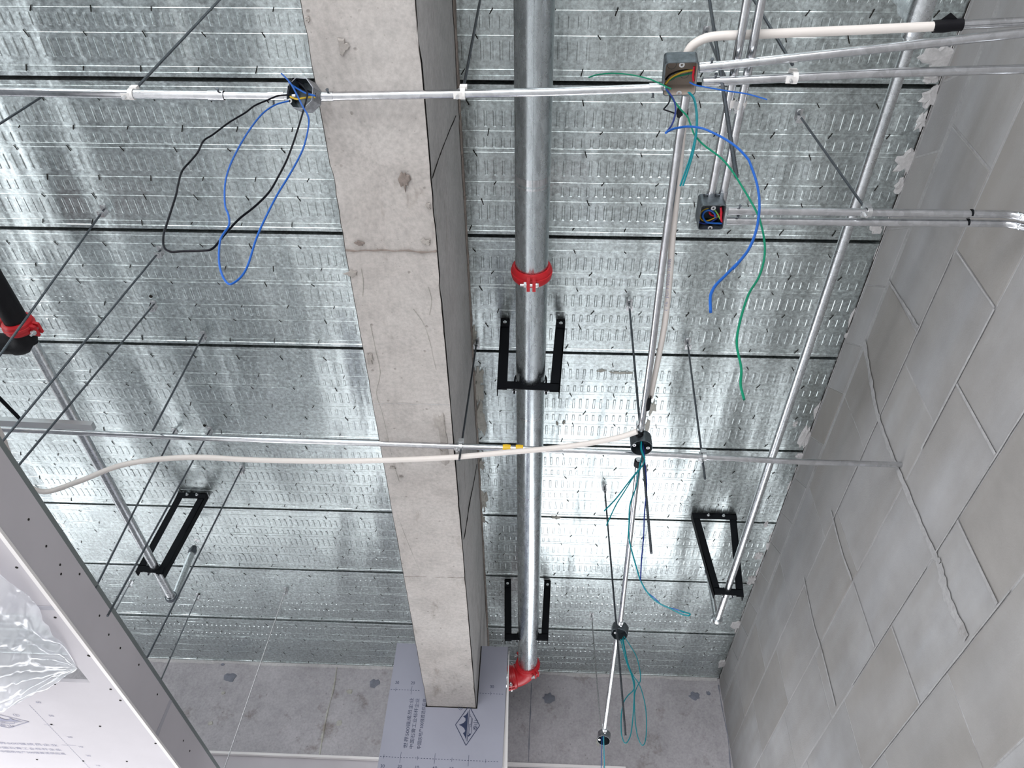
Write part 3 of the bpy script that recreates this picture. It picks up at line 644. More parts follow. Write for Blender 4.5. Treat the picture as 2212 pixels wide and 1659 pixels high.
# ---------------------------------------------------------------- black angle-steel hangers
def angle_leg(parent, quad, Y, outer, name='leg', m_=M_black):
    """quad: four points on the plane y=Y (top-left, top-right, bottom-right, bottom-left); a flange runs back along the outer edge."""
    mb = MB(); mb.prism(quad, (0, .004, 0))
    e = (0, 3) if outer < 0 else (1, 2); a, b_ = quad[e[0]], quad[e[1]]; s = .004 if outer < 0 else -.004
    mb.prism([a, a+Vector((s, 0, 0)), b_+Vector((s, 0, 0)), b_], (0, .038, 0))
    return recalc(mb.build(name, m_, parent))
def hanger(label, Y, lt, rt_, rb, lb, w, zcb, pipe_c, pipe_r, topbar=False, group=None, boltz=.04):
    """lt.. outer corner pixels of the frame."""
    TL, TR, BR, BL = [py(x, y, Y) for x, y in (lt, rt_, rb, lb)]
    TL.z = TR.z = H-.001
    h = thing('pipe_hanger', label, 'hanger', ((TL.x+TR.x)/2, Y, BL.z), group)
    W_ = Vector((w, 0, 0))
    angle_leg(h, [TL, TL+W_, BL+W_, BL], Y, -1); angle_leg(h, [TR-W_, TR, BR, BR-W_], Y, 1)
    zb = (BL.z+BR.z)/2
    cb_ = MB(); cb_.prism([BL+Vector((.004, -.0045, .002)), BR+Vector((-.004, -.0045, .002)), BR+Vector((-.004, -.0045, .002+w)), BL+Vector((.004, -.0045, .002+w))], (0, .0042, 0))
    zt_ = max(BL.z, BR.z)+w
    cb_.prism([BL+Vector((.004, -.0045, w-.002)), BR+Vector((-.004, -.0045, w-.002)), BR+Vector((-.004, -.0045, w+.002)), BL+Vector((.004, -.0045, w+.002))], (0, .036, 0))
    recalc(cb_.build('crossbar', M_black, h))
    if topbar:
        tb = MB(); tb.prism([TL+Vector((0, -.0045, -w)), TR+Vector((0, -.0045, -w)), TR+Vector((0, -.0045, 0)), TL+Vector((0, -.0045, 0))], (0, .0042, 0)); tb.prism([TL+Vector((0, -.0045, -.005)), TR+Vector((0, -.0045, -.005)), TR+Vector((0, -.0045, -.001)), TL+Vector((0, -.0045, -.001))], (0, .036, 0))
        recalc(tb.build('ceiling_bar', M_black, h))
        for f in (.36, .70):
            p = TL.lerp(TR, f)+Vector((0, -.006, -w*.45)); k = MB(); k.cyl(p+Vector((0, -.014, 0)), p+Vector((0, .012, 0)), .004, 10); hexnut(k, p, (0, 1, 0), .0085, .007); k.build('anchor_bolt', M_zinc, h)
    else:
        for q, s in ((TL+W_*.5, 1), (TR-W_*.5, -1)):
            c_ = MB(); c_.box((q.x-w*.45, Y-.006, H-.055), (q.x+w*.45, Y-.001, H-.001)); c_.box((q.x-w*.45, Y-.006, H-.005), (q.x+w*.45, Y+.03, H-.001)); c_.build('ceiling_cleat', M_black, h)
            p = q+Vector((0, -.008, -.03)); k = MB(); k.cyl(p+Vector((0, -.008, 0)), p+Vector((0, .012, 0)), .004, 10); hexnut(k, p, (0, 1, 0), .0085, .007); k.build('anchor_bolt', M_zinc, h)
    # U-bolt round the pipe
    c = Vector(pipe_c); rr = pipe_r+.005; zq_ = zb+w-.02
    pts = [Vector((c.x-rr, c.y, zq_-.02))]+[Vector((c.x-rr*math.cos(PI*k/14), c.y, c.z+rr*math.sin(PI*k/14))) for k in range(15)]+[Vector((c.x+rr, c.y, zq_-.02))]
    MB().tube(pts, .004, 8).build('u_bolt', M_black if pipe_r > .04 else M_rod, h)
    for s in (-1, 1):
        k = MB(); hexnut(k, (c.x+s*rr, c.y, zq_-.008), (0, 0, 1), .0085, .007); k.build('nut', M_zinc, h)
    return h
Y1 = 2.107
hanger('black steel hanger under the large pipe, nearest of those around that pipe', Y1, (1081.5, 690), (1221.5, 694), (1209, 846), (1073, 840), .040, 0, (mx(Y1+.018), Y1+.018, ZP), RP, group='hangers under the large pipe')
Y2 = 4.114
hanger('black steel hanger around the large pipe close to its red elbow', Y2, (1090, 1249), (1190, 1254), (1184, 1384), (1090, 1384), .040, 0, (mx(Y2+.018), Y2+.018, ZP), RP, group='hangers under the large pipe')

# ---------------------------------------------------------------- two small sprinkler pipes
def sprinkler(parent, base, rr, ztop, red=1.0):
    """riser with reducer and upright head."""
    b0 = Vector(base); zt_ = Vector((b0.x, b0.y, ztop))
    MB().tube([b0, zt_], rr, 20).build('riser', M_pipe2, parent)
    k = MB(); k.lathe(zt_, (0, 0, 1), [(-.01, rr+.0005), (-.01, rr+.005), (.012, rr+.005), (.022, rr-.001), (.034, rr-.003), (.034, .004)], 20); rd = k.build('reducer', M_rod, parent)
    h = MB(); a = zt_+Vector((0, 0, .034)); h.cyl(a, a+Vector((0, 0, .014)), .008, 12)
    for s in (-1, 1): h.tube([a+Vector((s*.007, 0, .012)), a+Vector((s*.012, 0, .026)), a+Vector((s*.004, 0, .042))], .0018, 6)
    h.cyl(a+Vector((0, 0, .012)), a+Vector((0, 0, .04)), .0022, 8); h.lathe(a+Vector((0, 0, .043)), (0, 0, 1), [(0, .0005), (0, .014), (.0015, .0145), (.0015, .0005)], 16)
    h.build('sprinkler_head', M_zinc, parent)
ZR = 2.175; RR = .0168
rA = pz(1969, 80, ZR); rB = pz(1550, 1338, ZR); rd_ = (rB-rA).normalized()
rs = thing('sprinkler_pipe', 'slim galvanised sprinkler pipe running close to the block wall', 'pipe', (1.0, 2.0, ZR-RR), 'sprinkler branch pipes')
MB().tube([rA-rd_*.02, rB], RR, 28).build('pipe_length', M_pipe2, rs)
MB().tube([rA-rd_*1.2, rA-rd_*.0], RR+.010, 28).build('pipe_length', M_pipe2, rs)
k = MB(); k.lathe(rA-rd_*.015, rd_, [(-.03, RR+.010), (-.03, RR+.013), (0, RR+.013), (.014, RR+.006), (.022, RR+.004), (.022, RR)], 28); k.build('reducer', M_pipe2, rs)
tb = rA-rd_*.085; k = MB(); k.lathe(tb, rd_, [(-.045, RR+.010), (-.045, RR+.015), (.045, RR+.015), (.045, RR+.010)], 28); k.cyl(tb+Vector((0, .03, 0)), tb+Vector((0, .03, .07)), RR+.010, 24, RR+.016); k.cyl(tb+Vector((0, .03, .07)), tb+Vector((0, .03, .30)), RR+.004, 24); k.build('tee_fitting', M_pipe2, rs)
ce = bend(rB, rB+rd_*.03, rB+rd_*.03+Vector((0, 0, .3)), .026, 10)
MB().tube([rB-rd_*.01]+ce+[ce[-1]+Vector((0, 0, .008))], RR+.005, 24).build('elbow', M_pipe2, rs)
for q, a in ((rB, rd_), (ce[-1], Vector((0, 0, 1)))): MB().lathe(q, a, [(-.012, RR+.005), (-.012, RR+.0085), (.006, RR+.0085), (.006, RR+.005)], 24).build('elbow_collar', M_pipe2, rs)
sprinkler(rs, ce[-1], RR-.003, H-.16)
Y3 = 3.415
pc = rA+rd_*((Y3+.015-rA.y)/rd_.y)
hanger('rectangular black steel hanger near the block wall', Y3, (1494, 1107), (1590, 1111), (1607, 1289), (1543, 1284), .036, 0, (pc.x, pc.y, ZR), RR, True)
ZL = 2.165; RL = .0212
lA = pz(82, 762, ZL); lB = pz(370, 1290, ZL); ld = (lB-lA).normalized()
ls = thing('sprinkler_pipe', 'slim galvanised sprinkler pipe leaving the black elbow at the left', 'pipe', (-1.9, 2.8, ZL-RL), 'sprinkler branch pipes')
MB().tube([lA-ld*.05, lB], RL, 28).build('pipe_length', M_pipe2, ls)
ce = bend(lB, lB+ld*.03, lB+ld*.03+Vector((0, 0, .3)), .03, 10)
MB().tube([lB-ld*.01]+ce+[ce[-1]+Vector((0, 0, .008))], RL+.004, 24).build('elbow', M_pipe2, ls)
MB().lathe(lB, ld, [(-.012, RL+.004), (-.012, RL+.0085), (.006, RL+.0085), (.006, RL+.004)], 24).build('elbow_collar', M_rod, ls)
sprinkler(ls, ce[-1], RL-.004, H-.17)
Y4 = 3.36
pc = lA+ld*((Y4+.015-lA.y)/ld.y)
hanger('rectangular black steel hanger above the dropped ceiling', Y4, (383, 1069), (445, 1071), (352, 1240), (292, 1235), .036, 0, (pc.x, pc.y, ZL), RL, True)
# black main with red coupling at the left edge
bm_ = thing('black_pipe', 'black painted pipe with elbow and red coupling at the left edge', 'pipe', (-1.9, 1.6, 2.12))
ZK = 2.165; RK = .040
kB = pz(62, 742, ZK); kA = pz(8, 652, ZK); kd = (kB-kA).normalized(); kC = pz(42, 704, ZK)
kc = pz(38, 697, ZK)
MB().tube([kc-kd*1.3, kc], RK, 32).build('pipe_length', M_rubber, bm_)
coupling(bm_, kc+kd*.01, kd, RK, (1, .2, -.1), .05)
e0 = kc+kd*.02; ec = pz(56, 738, ZK); arc = bend(e0, ec+kd*.012, ec+kd*.012+Vector((-.6, 0, 0)), .05, 12)
MB().tube([e0]+arc, RK+.004, 32).build('elbow', M_rubber, bm_)
MB().tube([arc[-1], arc[-1]+Vector((-1.4, 0, 0))], RK, 32).build('pipe_length', M_rubber, bm_)

# ---------------------------------------------------------------- conduits
RC = .0105; ZC = 1.868
def conduit(label, pts, r=RC, group=None, m_=M_cond, name='steel_conduit', sleeves=(), cat='conduit', seg=20):
    t = thing(name, label, cat, (pts[0]+pts[-1])/2-Vector((0, 0, r)), group)
    MB().tube(pts, r, seg).build('tube', m_, t)
    for p, d in sleeves:
        p = Vector(p); d = Vector(d).normalized()
        MB().lathe(p, d, [(0, r), (0, r+.0018), (.038, r+.0018), (.038, r)], 20).build('sleeve', M_cond, t)
        s = d.cross(Vector((0, 0, 1))).normalized()
        k = MB(); q = p+d*.028; q2 = q+(Vector((0, 0, -1))*.35+s*.9).normalized()*(r+.001); e = (q2-q).normalized(); k.cyl(q2, q2+e*.009, .0026, 8); k.cyl(q2+e*.009, q2+e*.0105, .0042, 8); k.build('set_screw', M_rod, t)
    return t
def steps(P, Z): return [pz(x, y, Z) for x, y in P]
P_ = steps([(-400, 190), (0, 197.5), (285, 203.5), (462, 206)], ZC)
lc = conduit('thick bright steel conduit at the upper left, left of its joint', P_, RC+.0008, 'conduit run left and right of the octagonal box', sleeves=[(P_[-1]-Vector((.012, 0, 0)), (1, 0, 0))])
P_ = steps([(455, 206), (640, 208)], ZC)
conduit('short steel conduit piece entering the octagonal junction box from the left', P_, RC-.0012, 'conduit run left and right of the octagonal box', sleeves=[(P_[-1]-Vector((.03, 0, 0)), (-1, 0, 0))])
P_ = steps([(682, 208.5), (1000, 202.5), (1190, 198.5), (1438, 190)], ZC)
d_ = (P_[1]-P_[0]).normalized()
conduit('bright steel conduit crossing under the beam and the large pipe, upper one', P_, RC, 'conduit run left and right of the octagonal box', sleeves=[(P_[0]+d_*.006, d_), (P_[-1]-d_*.002, -d_)])
ZC2 = 1.872
P_ = steps([(-300, 912), (0, 927), (405, 945), (760, 956), (995, 964), (1098, 968)], ZC2)
conduit('steel conduit crossing under the beam beside the sagging white tube', P_, RC, 'lower conduit run from the left edge to the block wall')
P_ = steps([(1118, 969), (1410, 981), (1657, 994), (1740, 998)], ZC2)+[px(1946, 1004, XW-.002)]
conduit('steel conduit ending in a hole in the block wall', P_, RC, 'lower conduit run from the left edge to the block wall')
yc1 = thing('yellow_coupling', 'yellow plastic coupling joining two conduits beside the large pipe', 'coupling', pz(1108, 969, ZC2)-Vector((0, 0, RC+.003)))
for xa, xb in ((1086, 1103), (1114, 1130)):
    a, b_ = pz(xa, 968+(xa-1086)*.03, ZC2), pz(xb, 968.6+(xb-1103)*.03, ZC2); MB().lathe(a, b_-a, [(0, RC), (0, RC+.003), ((b_-a).length*.4, RC+.0042), ((b_-a).length, RC+.003), ((b_-a).length, RC)], 20).build('yellow_collar', M_yel, yc1)
MB().tube([pz(1103, 968.6, ZC2), pz(1114, 969, ZC2)], RC+.0008, 16).build('joint_tube', M_cond, yc1)
P_ = steps([(-250, 902), (0, 914), (200, 925)], 1.93)
kch = MB().prism([P_[0]+Vector((0, -.016, 0)), P_[2]+Vector((0, -.016, 0)), P_[2]+Vector((0, .016, 0)), P_[0]+Vector((0, .016, 0))], (0, 0, .02)).build('steel_channel', M_zinc)
recalc(kch); tag(kch, 'flat grey steel channel just above the conduit at the left edge', 'channel')

# two conduits running away from the frame's top to the small square box
B4 = pz(1537, 474, 1.868)
def yrun(px0, px1, zz, label):
    a = pz(*px0, zz); b_ = pz(*px1, 1.885); d = (b_-a).normalized(); mid = pz(px0[0]-12, px0[1]+118, zz+.004)
    pts = [a-d*.5, a, a.lerp(b_, .27)+Vector((0, 0, -.004)), b_]
    return conduit(label, pts, RC, 'pair of conduits running down to the small square box', sleeves=[(b_, -d)])
yrun((1614, 0), (1533, 440), 1.905, 'left one of two steel conduits dropping into the small square box')
yrun((1645, 0), (1558, 440), 1.905, 'right one of two steel conduits dropping into the small square box')
# pair running to the wall and bending down it
for k, (y0, y1, dyb, lab) in enumerate(((455, 462, 0, 'upper one of two steel conduits bending down at the block wall'), (477, 482, 16, 'lower one of two steel conduits bending down at the block wall'))):
    a = pz(1572-4*k, y0, 1.872); b_ = pz(2150, y1-1, 1.872); c_ = pz(2188-6*k, y1+1, 1.872); e = px(2236-6*k, y1+14, XW-.03)
    A1 = bend(a, c_, e, .05, 6); e2 = e+Vector((.008, 0, -.5)); A2 = bend(c_, e+Vector((.0, 0, 0)), e2, .03, 8)
    d = (b_-a).normalized()
    t = conduit(lab, [a]+A1+A2+[e2], RC, 'pair of conduits to the block wall', sleeves=[(a, d)])
    q = pz(2098-8*k, y1-1.5, 1.872); MB().lathe(q, d, [(-.0025, RC), (-.0025, RC+.0004), (.0025, RC+.0004), (.0025, RC)], 20).build('felt_pen_mark', M_black, t)
    q = A1[-1]; dq = (A2[0]-A1[-1]).normalized()
    for z_ in (0, .010): MB().lathe(q+dq*(z_-.01), dq, [(-.003, RC), (-.001, RC+.0008), (.001, RC+.0008), (.003, RC)], 20).build('bend_crimp', M_cond, t)
# two conduits from the larger square box to the upper right
ZD = 1.850
P_ = steps([(1510, 146), (1600, 137), (1880, 107), (2212, 71), (2320, 60)], ZD); d = (P_[1]-P_[0]).normalized()
conduit('upper one of two steel conduits leaving the dusty square box to the right', P_, RC, 'two conduits from the dusty square box to the wall', sleeves=[(P_[0], d)])
P_ = steps([(1518, 177), (1600, 173), (1880, 158.5), (2212, 149), (2330, 147)], ZD); d = (P_[1]-P_[0]).normalized()
conduit('lower one of two steel conduits leaving the dusty square box to the right', P_, RC, 'two conduits from the dusty square box to the wall', sleeves=[(P_[0], d)])
# chain of conduits running away through the round boxes
P_ = steps([(1482, 205), (1467, 300), (1432, 560), (1408, 760), (1384, 935)], ZC)
ca = conduit('steel conduit from the dusty square box to the nearest round box', P_, RC, 'conduits running away between the hanging round boxes')
P_ = steps([(1380, 992), (1340, 1345)], ZC); conduit('steel conduit between the nearest and the middle hanging round box', P_, RC, 'conduits running away between the hanging round boxes')
P_ = steps([(1332, 1378), (1305, 1578)], ZC); conduit('steel conduit between the middle and the farthest hanging round box', P_, RC, 'conduits running away between the hanging round boxes', m_=M_pipe2)

# ---------------------------------------------------------------- white tubes
def pvc(label, pts, r=.0098, k=8, bits=()):
    t = thing('plastic_tube', label, 'tube', pts[len(pts)//2]-Vector((0, 0, r))); MB().tube(smooth_path(pts, k), r, 16).build('tube', M_pvc, t); return t
V1 = [pz(1484, 140, 1.90)]+steps([(1483, 122), (1492, 103), (1508, 90), (1530, 81), (1561, 77), (1600, 75.5), (1804, 67), (2022, 57)], 1.925)
t1 = pvc('white plastic tube curving from the dusty square box to black tape', V1, .0108)
P_ = steps([(2015, 57), (2212, 47), (2330, 41)], 1.925); conduit('steel conduit beyond the black tape at the upper right corner', P_, RC+.0005)
a, b_ = pz(2016, 57.5, 1.925), pz(2078, 53, 1.925); tp = MB(); dd = b_-a; q = dd.length
tp.lathe(a, dd, [(0, RC+.0015), (0, RC+.003), (q*.35, RC+.0045), (q*.7, RC+.003), (q, RC+.0035), (q, RC+.001)], 20)
m0 = a.lerp(b_, .12); tp.prism([m0+Vector((0, -.010, 0)), m0+Vector((.022, -.030, .001)), m0+Vector((.040, -.018, 0)), m0+Vector((.05, -.008, 0))], (0, 0, .002)); o = tp.build('black_tape', M_tapeb); tag(o, 'loose black tape wrapped round tube and conduit at upper right', 'tape')
V2 = steps([(1479, 236), (1470, 330), (1461, 430), (1452, 520), (1448, 580), (1442, 650), (1435, 705), (1420, 785), (1405, 858)], 1.884)
t2 = pvc('white plastic tube with printed standard running beside the long conduit', V2, .0092)
sm = smooth_path(V2, 8)
a = pz(1441, 672, 1.872); b_ = pz(1450, 560, 1.872)
put_text('( 16  JG/T3050-1998', a, b_-a, (-1, 0, 0), t2, M_inkg, length=(b_-a).length, height=.0085)
V3 = steps([(-40, 880), (0, 935), (20, 985), (45, 1036), (95, 1062), (170, 1040), (270, 1003), (405, 988)], 1.80)+steps([(550, 993.6), (700, 996), (837, 994), (975, 988), (1078, 978.5), (1181, 969.5), (1267, 958.5), (1336, 945), (1376, 932)], 1.835)
t3 = pvc('long sagging white plastic tube passing under the beam to the nearest round box', V3, .0098)
for i, (x, y, rx) in enumerate(((1474, 243, 11), (1397, 870, 12))):
    a = pz(x+1.5, y-14 if i else y-9, 1.872); b_ = pz(x-1.5, y+13 if i else y+9, 1.872); q = (b_-a).length
    k = MB().lathe(a, b_-a, [(0, RC), (0, RC+.003), (q*.5, RC+.004), (q, RC+.002), (q, RC)], 20)
    o2 = k.build('black_tape', M_tapeb); tag(o2, ['black tape band on the conduit just below the dusty square box', 'black tape band joining tube and conduit above the nearest round box'][i], 'tape')
k = MB(); P_ = pz(1382, 931, 1.862)
for q in (0, .016): k.lathe(P_+Vector((0, q, 0)), (0, 1, 0), [(-.003, RC), (-.003, RC+.004), (.003, RC+.004), (.003, RC)], 18)
tag(k.build('black_tape', M_tapeb), 'narrow black straps at the entry of the nearest round box', 'tape')
a = pz(1379, 994, 1.868); tag(MB().lathe(a, (0, 1, 0), [(0, RC), (0, RC+.003), (.03, RC+.003), (.03, RC)], 18).build('black_tape', M_tapeb), 'black tape band on the conduit just beyond the nearest round box', 'tape')

# ---------------------------------------------------------------- junction boxes
def box_shell(n_or_pts, h, th, M4, m_out, m_in, label, name='junction_box', cat='junction box', ears=(), knock=(), group=None, loc=None):
    """open-bottomed box; outline in its own plane, opening at local z=0, closed at z=h; M4 places it."""
    t = thing(name, label, cat, M4 @ Vector((0, 0, 0)), group); n = len(n_or_pts); o = [Vector(p) for p in n_or_pts]; i_ = [p*(1-th) for p in o]
    T = lambda p, z: M4 @ Vector((p.x, p.y, z))
    mb = MB(); V = [T(p, 0) for p in o]+[T(p, h) for p in o]+[T(p, 0) for p in i_]
    F_ = [(k, (k+1) % n, n+(k+1) % n, n+k) for k in range(n)]+[(k, 2*n+k, 2*n+(k+1) % n, (k+1) % n) for k in range(n)]+[tuple(range(n, 2*n))]
    mb.add(V, F_); recalc(mb.build('shell', m_out, t))
    mb = MB(); V = [T(p, 0.0005) for p in i_]+[T(p, h-.002) for p in i_]; mb.add(V, [(k, n+k, n+(k+1) % n, (k+1) % n) for k in range(n)]+[tuple(range(2*n-1, n-1, -1))]); mb.build('inner_lining', m_in, t)
    for (x, y) in ears:
        k = MB(); c = Vector((x, y)); k2 = [M4 @ Vector((x+.0065*math.cos(a), y+.0065*math.sin(a), .001)) for a in [PI*2*j/12 for j in range(12)]]; k3 = [M4 @ Vector((x+.0028*math.cos(a), y+.0028*math.sin(a), .001)) for a in [PI*2*j/12 for j in range(12)]]
        zt_ = (M4 @ Vector((0, 0, .0015)))-(M4 @ Vector((0, 0, 0)))
        k.add(k2+k3+[p+zt_ for p in k2+k3], [(j, (j+1) % 12, 12+(j+1) % 12, 12+j) for j in range(12)]+[(24+j, 36+j, 36+(j+1) % 12, 24+(j+1) % 12) for j in range(12)]+[(j, 24+j, 24+(j+1) % 12, (j+1) % 12) for j in range(12)]); k.build('screw_ear', M_zinc, t)
    for (x, y, r) in knock:
        k = MB(); k.add([M4 @ Vector((x+q*math.cos(a), y+q*math.sin(a), h-.0026)) for a in [2*PI*j/16 for j in range(16)] for q in (r, r-.0012)], [(2*j, 2*((j+1) % 16), 2*((j+1) % 16)+1, 2*j+1) for j in range(16)]); k.build('knockout_ring', M_rod, t)
    return t
def rrect(a, b, r, n=4):
    out = []
    for cx, cy_, s in ((a-r, b-r, 0), (-a+r, b-r, 1), (-a+r, -b+r, 2), (a-r, -b+r, 3)):
        out += [Vector((cx+r*math.cos(PI/2*(s+k/n)), cy_+r*math.sin(PI/2*(s+k/n)), 0)) for k in range(n+1)]
    return out
def frame_at(c, rx=0, ry=0, rz=0): return Matrix.Translation(c) @ Matrix.Rotation(rz, 4, 'Z') @ Matrix.Rotation(ry, 4, 'Y') @ Matrix.Rotation(rx, 4, 'X')
# octagonal one under the beam's left edge
MO = frame_at(pz(647, 201, 1.838), math.radians(-38), math.radians(16), math.radians(-4))
a_ = .036; oc = [Vector((a_*math.cos(PI/8+k*PI/4)/math.cos(PI/8), a_*math.sin(PI/8+k*PI/4)/math.cos(PI/8), 0)) for k in range(8)]
box_shell(oc, .042, .05, MO, M_boxout, M_box, 'octagonal metal junction box with black and blue wires by the beam edge', ears=[(-.026, .020)], knock=[(.0, .0, .011)])
# dusty square one
c2 = pz(1470, 171, 1.838); M2 = frame_at(c2, math.radians(6), math.radians(2), math.radians(-3))
box_shell(rrect(.0385, .0415, .008), .048, .05, M2, M_box, M_boxin, 'dusty square metal junction box at the upper right with many wires', ears=[(0, -.034), (0.0, .036)], knock=[(-.018, -.012, .011), (.014, .012, .011), (-.016, .018, .009)])
c4 = pz(1538, 470, 1.842); M4_ = frame_at(c4, math.radians(2), 0, math.radians(-2))
box_shell(rrect(.0335, .0385, .008), .055, .05, M4_, M_box, M_box, 'small square metal junction box with coiled blue and red wires', ears=[(0, -.028), (0, .034)], knock=[(0, 0, .01)])
circ = lambda r, n=28: [Vector((r*math.cos(2*PI*k/n), r*math.sin(2*PI*k/n), 0)) for k in range(n)]
c3 = pz(1386, 968, 1.832); box_shell(circ(.0375), .050, .04, frame_at(c3), M_box, M_box, 'black round junction box hanging in front of the wall-bound conduit', ears=[(.022, -.0), (-.026, -.012)], knock=[(0, 0, .013)], group='round junction boxes on the far conduit')
c5 = pz(1338, 1371, 1.838); box_shell(oc, .048, .05, frame_at(c5, math.radians(-12), math.radians(12), .2), M_box, M_box, 'grey octagonal box hanging halfway along the far conduit', ears=[(-.02, 0)], group='round junction boxes on the far conduit')
c6 = pz(1304, 1600, 1.835); box_shell(circ(.036), .048, .04, frame_at(c6, math.radians(-20), math.radians(8)), M_boxout, M_box, 'farthest round junction box hanging before the concrete edge beam', ears=[(-.024, 0)], group='round junction boxes on the far conduit')

# ---------------------------------------------------------------- threaded rods
def rod(label, top, bot, r=.0042, m_=M_rod, anchor=True, clamp=None, group='threaded hanging rods'):
    top = Vector(top); bot = Vector(bot); t = thing('threaded_rod', label, 'threaded rod', bot, group); d = (bot-top).normalized()
    L0 = (bot-top).length; k = MB()
    n = min(400, max(2, int(L0/.0045))) if L0 < 1.7 else 2
    pts = [top.lerp(bot, i/n) for i in range(n+1)]
    k.tube(pts, r, 7, rs=[r*(1.0 if i % 2 else .86) for i in range(n+1)]); k.build('rod', m_, t)
    if anchor:
        a = MB(); s = .013; x, y = top.x, top.y
        a.box((x-s, y-.020, H-.003), (x+s, y+.016, H-.0008)); a.box((x-s, y+.0135, H-.034), (x+s, y+.016, H-.003)); a.box((x-s, y-.010, H-.036), (x+s, y+.016, H-.0335)); a.build('anchor_clip', M_zinc, t)
        b_ = MB(); hexnut(b_, (x, y, H-.041), (0, 0, 1), .0085, .007); hexnut(b_, (x, y-.012, H-.006), (0, 0, 1), .007, .006); b_.build('nut', M_zinc, t)
    if clamp is not None:
        c, ax = Vector(clamp[0]), Vector(clamp[1]).normalized(); rr = RC+.0012; c_ = MB()
        c_.lathe(c, ax, [(-.006, rr), (-.006, rr+.0022), (.006, rr+.0022), (.006, rr)], 18)
        side = ax.cross(Vector((0, 0, 1))).normalized(); q = c+Vector((0, 0, rr+.008)); c_.obox(q, (ax, side, (0, 0, 1)), (.009, .012, .008))
        c_.obox(c-ax*.012+Vector((0, 0, -rr-.001)), (ax, side, (0, 0, 1)), (.010, .008, .0012)); cl = c_.build('conduit_clamp', M_white if len(clamp) > 2 else M_zinc, t)
        b_ = MB(); b_.cyl(c-ax*.012+Vector((0, 0, -rr-.014)), c-ax*.012+Vector((0, 0, rr+.01)), .004, 10); b_.build('clamp_screw', M_zinc, cl)
    return t
CEI = H-.002
def vert(x, y, Z): p = pz(x, y, Z); return Vector((p.x, p.y, CEI))
def anc(x, y): return pz(x, y, CEI)
X_ = (1, 0, 0)
q = pz(285, 200, 1.90); rod('rod holding the upper left conduit with a white clamp', Vector((q.x, q.y, CEI)), q, clamp=(pz(285, 203.5, ZC), X_, 1), anchor=False)
q = pz(1000, 196, 1.90); rod('rod holding the upper conduit right beside the beam', Vector((q.x-.005, q.y, CEI)), q, clamp=(pz(1000, 202, ZC), X_, 1), anchor=False)
rod('rod at the left edge hanging below the upper conduit', anc(97, 205), pz(-30, 286, 2.30), anchor=False)
q = pz(1591, 382, 1.40); rod('thick long rod hanging past the dusty square box', Vector((.505, .757, CEI)).lerp(Vector((.376, .757, CEI)), .1), q, .0050, anchor=False)
q = pz(1578, 196, 1.93); rod('rod anchored above the white tube at the upper right', anc(1526, 70), q)
q = pz(1592, 222, 1.90); 
q = pz(1712, 140, 1.86); rod('rod holding the two conduits that leave the dusty square box', Vector((.555, .70, CEI)), q, clamp=(pz(1716, 168, ZD), X_, 1), anchor=False)
q = pz(1870, 452, 1.885); rod('rod anchored above the pair of conduits going to the wall', anc(1725, 247), q, clamp=(pz(1876, 458, 1.872), X_))
rod('rod holding the conduit that ends in the wall', anc(1485, 738), pz(1523, 1035, 1.78), clamp=(pz(1521, 987, ZC2), X_))
rod('black rod running past the nearest round box', anc(1359, 655), pz(1407, 1195, 1.40), .0046, clamp=(pz(1383, 925, ZC), (0, 1, 0)))
rod('long rod passing through the middle octagonal box', anc(1306, 1052), pz(1351.5, 1590, 1.27), .0046, clamp=(pz(1340, 1345, ZC), (0, 1, 0)))
rod('bright rod holding the farthest round box', anc(1278, 1326), pz(1307, 1690, 1.66), .0042, M_rodz, clamp=(pz(1306, 1576, ZC), (0, 1, 0)))
rod('rod beside the beam holding the lower conduit', anc(1030, 737), pz(992, 994, 1.80), clamp=(pz(995, 964, ZC2), X_))
rod('long rod at the left crossing the black elbow', anc(225, 452), pz(-40, 823, 1.60))
rod('long rod ending at the left edge beside the grey channel', anc(347, 540), pz(-20, 984, 1.45))
rod('rod anchored beside a drill hole, left of the beam', anc(333, 657), pz(38, 1008, 1.50))
rod('short-looking rod left of the beam, right of the drill hole', anc(440, 722), pz(330, 930, 1.85))
rod('rod passing in front of the left hanger', anc(454, 928), pz(232, 1331, 1.30))
rod('rod that disappears behind the dropped ceiling left of the hanger', anc(377, 930), pz(205, 1272, 1.38))
rod('rod anchored just left of the beam above the conduit crossing', anc(523, 1010), pz(318, 1420, 1.36))
rod('bright rod left of the beam reaching the bottom of the picture', anc(618, 1272), pz(476, 1685, 1.66), .0036, M_rodz)
rod('rod anchored past the left sprinkler riser', anc(428, 1285), pz(340, 1486, 1.42), .0036)
rod('short rod beyond the left hanger near the dropped ceiling', anc(283, 1256), pz(238, 1340, 1.40), .0036)
tag(recalc(MB().tube([pz(-60, 800, 1.75), pz(0, 861, 1.75), pz(43, 905, 1.75)], .006, 8).build('brace_rod', M_black)), 'short black brace bar at the left edge meeting a threaded rod', 'brace')
# double clamp on the pair of conduits
dc = thing('conduit_clamp', 'white double clamp across the two conduits above the small square box', 'clamp', pz(1588, 222, 1.88))
a, b_ = pz(1576, 221, 1.896), pz(1600, 226, 1.896)
k = MB()
for q in (a, b_): k.lathe(q, (-.13, .99, 0), [(-.010, RC+.0006), (-.010, RC+.003), (.010, RC+.003), (.010, RC+.0006)], 18)
k.build('strap', M_white, dc); k = MB(); k.obox((a+b_)/2+Vector((0, 0, -.008)), (b_-a, (0, 1, 0), (0, 0, 1)), (.014, .009, .002)); k.cyl((a+b_)/2+Vector((0, .012, -.022)), (a+b_)/2+Vector((0, .012, .02)), .0042, 10); k.build('clamp_bolt', M_zinc, dc)

